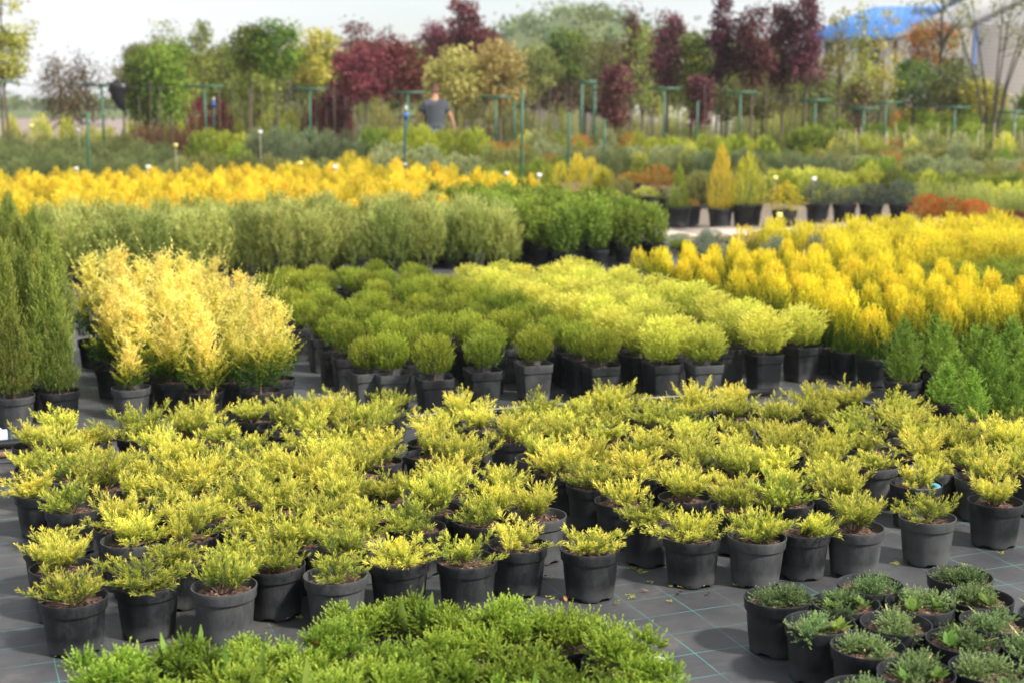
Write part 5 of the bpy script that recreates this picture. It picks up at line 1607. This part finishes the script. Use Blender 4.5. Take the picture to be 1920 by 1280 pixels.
for k in range(240):
    X, Y = g.uniform(-120, 0), g.uniform(225, 260)
    n = 40
    r = g.uniform(0.7, 1.9)
    P = g.normal(size=(n, 3)) * r * np.array([0.9, 0.6, 0.45]) + np.array([X, Y, 0.6 + r * 0.55])
    P[:, 2] = np.maximum(P[:, 2], 0.35)
    d = nrm(g.normal(size=(n, 3)))
    tn = np.full(n, g.uniform(0.1, 0.6)) + g.normal(size=n) * 0.1
    blades(mb, P, d, perp(d, g), g.uniform(0.5, 0.9, n), g.uniform(0.4, 0.7, n), tn, tn + 0.2, 0.5)
o = struct('tree_line', mb.mesh('tree_line', [M['wood_far']]), kind='stuff')
o['label'] = 'far line of trees beyond the ploughed field'

# ------------------------------------------------------------------ the man
def skin_mesh(name, verts, edges, radii, mat, root=0, sub=2):
    me = bpy.data.meshes.new(name)
    me.from_pydata(verts, edges, [])
    o = bpy.data.objects.new(name, me)
    COL.objects.link(o)
    md = o.modifiers.new('skin', 'SKIN')
    md.use_smooth_shade = True
    for i, r in enumerate(radii):
        me.skin_vertices[0].data[i].radius = r if hasattr(r, '__len__') else (r, r)
        me.skin_vertices[0].data[i].use_root = (i == root)
    s = o.modifiers.new('sub', 'SUBSURF')
    s.levels = s.render_levels = sub
    me.materials.append(mat)
    return o


Yp = 31.0
Xp = xat(818, Yp)
man = thing('person', 'man in a charcoal T shirt and blue jeans walking among the beds', 'person', (Xp, Yp, gz(Xp, Yp)), R_(12))
# pelvis 0, spine, chest, neck, head ; arms ; legs
bv = [(0, 0, 0.98), (0, 0.0, 1.18), (0, 0.02, 1.40), (0, 0.02, 1.53), (0.01, 0.05, 1.60), (0.01, 0.07, 1.71), (0.01, 0.06, 1.77),
      (-0.20, 0.02, 1.43), (-0.31, 0.03, 1.17), (-0.33, 0.12, 0.93), (-0.335, 0.15, 0.84),
      (0.20, 0.02, 1.43), (0.33, -0.02, 1.18), (0.41, 0.03, 0.94), (0.43, 0.06, 0.85),
      (-0.10, 0.0, 0.90), (-0.11, 0.10, 0.50), (-0.11, 0.02, 0.09), (-0.11, 0.15, 0.03),
      (0.10, 0.0, 0.90), (0.11, -0.04, 0.50), (0.11, -0.14, 0.10), (0.11, -0.02, 0.03)]
be = [(0, 1), (1, 2), (2, 3), (3, 4), (4, 5), (5, 6), (2, 7), (7, 8), (8, 9), (9, 10), (2, 11), (11, 12), (12, 13), (13, 14), (0, 15), (15, 16), (16, 17), (17, 18), (0, 19), (19, 20), (20, 21), (21, 22)]
br = [(0.15, 0.12), (0.16, 0.12), (0.18, 0.12), 0.062, 0.085, 0.098, 0.07, 0.065, 0.048, 0.036, 0.030, 0.065, 0.048, 0.036, 0.030, 0.085, 0.062, 0.045, 0.036, 0.085, 0.062, 0.045, 0.036]
bo = skin_mesh('body', bv, be, br, M['skin'])
bo.parent = man
sv = [(0, 0, 0.94), (0, 0.0, 1.16), (0, 0.02, 1.38), (0, 0.02, 1.49), (-0.20, 0.02, 1.43), (-0.28, 0.025, 1.22), (0.20, 0.02, 1.43), (0.29, -0.01, 1.22)]
so = skin_mesh('t_shirt', sv, [(0, 1), (1, 2), (2, 3), (2, 4), (4, 5), (2, 6), (6, 7)], [(0.225, 0.18), (0.245, 0.20), (0.225, 0.16), 0.095, 0.105, 0.10, 0.105, 0.10], M['shirt'], 1)
so.parent = man
jo = skin_mesh('jeans', [(0, 0, 0.97), (-0.10, 0, 0.88), (-0.11, 0.10, 0.50), (-0.11, 0.02, 0.07), (0.10, 0, 0.88), (0.11, -0.04, 0.50), (0.11, -0.14, 0.07)],
               [(0, 1), (1, 2), (2, 3), (0, 4), (4, 5), (5, 6)], [(0.175, 0.14), 0.105, 0.082, 0.066, 0.105, 0.082, 0.066], M['jeans'], 0)
jo.parent = man
ho = skin_mesh('hair', [(0.01, 0.035, 1.69), (0.01, 0.05, 1.76), (0.01, 0.06, 1.80)], [(0, 1), (1, 2)], [0.085, 0.09, 0.05], M['hair'], 1)
ho.parent = man
for s, yy in ((-0.11, 0.09), (0.11, -0.08)):
    part('shoe', MB().box((s, yy, 0.04), (0.10, 0.28, 0.08)).mesh('shoe', [M['shoe']]), man)
for s, (hx, hy, hz) in ((-1, (-0.335, 0.15, 0.84)), (1, (0.43, 0.06, 0.85))):   # fingers continue each hand
    for k in range(4):
        mbk = MB().tube([(hx, hy - 0.025 + k * 0.018, hz), (hx + 0.01 * s, hy - 0.02 + k * 0.018, hz - 0.06), (hx, hy - 0.01 + k * 0.018, hz - 0.085 - 0.006 * (k in (1, 2)))], [0.010, 0.009, 0.006], 6)
        part('finger', mbk.mesh('finger', [M['skin']], True), man)
    part('thumb', MB().tube([(hx, hy + 0.03, hz + 0.02), (hx - 0.005 * s, hy + 0.06, hz - 0.02), (hx - 0.005 * s, hy + 0.06, hz - 0.05)], [0.012, 0.010, 0.007], 6).mesh('thumb', [M['skin']], True), man)

# ------------------------------------------------------------------ hose, pipe and bits on the mat
hp = []
for k in range(40):
    u = -3.2 + k * 0.2
    X, Y = xy(u, 7.66 - 0.012 * u * u * 0.0 - 0.13 * (u - 0.18) / 2.3 + 0.02 * math.sin(u * 2.3))
    hp.append((X, Y, 0.024))
thing('irrigation_hose', 'black irrigation hose lying across the mat behind the golden junipers', 'hose', (0, 0, 0), 0, None, MB().tube(hp, 0.024, 6).mesh('irrigation_hose', [M['black_plastic']], True))
X, Y = at(-8, 828)
thing('pipe_fitting', 'pale blue plastic coupling on the black hose', 'pipe fitting', (X, Y, 0.03), ANG, None,
      MB().tube([(-0.14, 0, 0), (-0.05, 0, 0), (-0.045, 0, 0), (0.03, 0, 0), (0.035, 0, 0), (0.06, 0, 0)], [0.03, 0.03, 0.044, 0.044, 0.034, 0.034], 6).mesh('pipe_fitting', [M['pale_blue_plastic']], True))
X, Y = at(-30, 862)
thing('wooden_stick', 'brown wooden stick lying beside the golden junipers', 'stick', (X, Y, 0.016), ANG, None,
      MB().tube([(-0.5, 0, 0), (-0.1, 0.01, 0.004), (0.22, 0.0, 0.002)], [0.016, 0.018, 0.014], 6).mesh('wooden_stick', [M['rust_pipe']], True))
# clippings and fallen leaves
CLIP = []
for i in range(4):
    g = np.random.default_rng(900 + i)
    mb = MB()
    n = 4
    a = g.uniform(-0.6, 0.6, n)
    d = np.stack([np.cos(a), np.sin(a), g.uniform(0.02, 0.2, n)], 1)
    shoots(mb, g, np.zeros((n, 3)) + np.array([0, 0, 0.006]), nrm(d), g.uniform(0.03, 0.06, n), 0.35, 0.6, 10, 0.016, 0.003, 0.6, True, 0, 0)
    for a_ in mb.V:
        a_[:, 2] = np.clip(a_[:, 2], 0.001, 0.02)
    CLIP.append(mb.mesh('juniper_clipping', [M['gold']]))
clip_px = [(1192, 1075), (1200, 1062), (1180, 1064), (1255, 1098), (1282, 1102), (1195, 1119), (1262, 1130), (1040, 1120), (1030, 1085), (1066, 1062), (1505, 1060), (1700, 1052),
           (1240, 1052), (1225, 1090), (570, 1160), (548, 1158), (108, 1232), (1300, 1104), (1330, 1092), (1380, 1100), (1150, 1130), (1690, 1060), (1810, 1062), (1765, 1075), (1880, 1040)]
for i, (px, py) in enumerate(clip_px):
    X, Y = at(px, py)
    thing('juniper_clipping', 'small yellow juniper clipping dropped on the weed mat', 'clipping', (X, Y, 0.001), rnd.uniform(0, 6.28), 'juniper clippings on the mat', CLIP[i % 4], rnd.uniform(0.4, 0.95))
for i, (px, py) in enumerate([(1055, 1118), (1072, 1122), (1062, 1128), (1275, 1110), (1290, 1100), (1850, 1115), (1020, 1080), (1415, 1068), (1640, 1068), (1215, 1108), (1262, 1088), (1330, 1112)]):
    X, Y = at(px, py)
    thing('fallen_leaf', 'dry brown fallen leaf on the weed mat', 'leaf', (X, Y, 0.001), rnd.uniform(0, 6.28), 'brown fallen leaves on the mat', LEAF_DRY, rnd.uniform(0.4, 0.8))
X, Y = at(1230, 1238)
mb = MB()
for k in range(16):
    a0, a1 = 2 * PI * k / 16, 2 * PI * (k + 1) / 16
    mb.add([(0.014 * math.cos(a0), 0.014 * math.sin(a0), 0.004), (0.034 * math.cos(a0), 0.034 * math.sin(a0), 0.002), (0.034 * math.cos(a1), 0.034 * math.sin(a1), 0.002), (0.014 * math.cos(a1), 0.014 * math.sin(a1), 0.004)], [[0, 1, 2, 3]])
thing('mat_washer', 'pale plastic fixing washer pinned in the weed mat', 'washer', (X, Y, 0.001), 0, None, mb.mesh('mat_washer', [M['white_plastic']]))

# ------------------------------------------------------------------ plant tags on canes in the rear beds
def plant_tag(px, py, Y, mat, label, group):
    X = xat(px, Y)
    z = gz(X, Y)
    h = hat(py, Y) - z
    t = thing('plant_tag', label, 'plant tag', (X, Y, z), rnd.uniform(-0.5, 0.5), group)
    part('cane', MB().tube([(0, 0, -0.02), (0, 0, h)], 0.006, 4).mesh('cane', [M['stake']]), t)
    part('card', MB().box((0, -0.01, h), (0.085, 0.004, 0.07)).mesh('card', [M[mat]]), t)


for px, py, Y in [(73, 235, 31), (338, 270, 27), (568, 303, 25), (1275, 408, 20.4), (1458, 398, 19.5), (960, 331, 24), (1448, 330, 23)]:
    plant_tag(px, py, Y, 'yellow_plastic', 'small yellow plant tag on a cane in the beds', 'yellow plant tags')
for px, py, Y in [(152, 313, 25.5), (285, 310, 25.2), (160, 243, 31), (495, 246, 29), (632, 310, 24.5), (950, 322, 24), (1010, 325, 24), (1278, 404, 20.6), (1520, 332, 22), (1500, 150, 36)]:
    plant_tag(px, py, Y, 'white_plastic', 'small white plant tag on a cane in the beds', 'white plant tags')

# ------------------------------------------------------------------ hazy air
hz_m = bpy.data.materials.new('hazy_air')
hz_m.use_nodes = True
ht = hz_m.node_tree
ht.nodes.clear()
ho_ = ht.nodes.new('ShaderNodeOutputMaterial')
hv_ = ht.nodes.new('ShaderNodeVolumePrincipled')
hv_.inputs['Color'].default_value = (0.93, 0.95, 1.0, 1)
hv_.inputs['Density'].default_value = 0.0006
hv_.inputs['Anisotropy'].default_value = 0.2
ht.links.new(hv_.outputs['Volume'], ho_.inputs['Volume'])
hz = part('haze', MB().box((0, 135, 8.5), (340, 330, 21)).mesh('haze', [hz_m]), None)
hz['kind'] = 'stuff'
sc.cycles.volume_bounces = 0
sc.cycles.volume_max_steps = 64
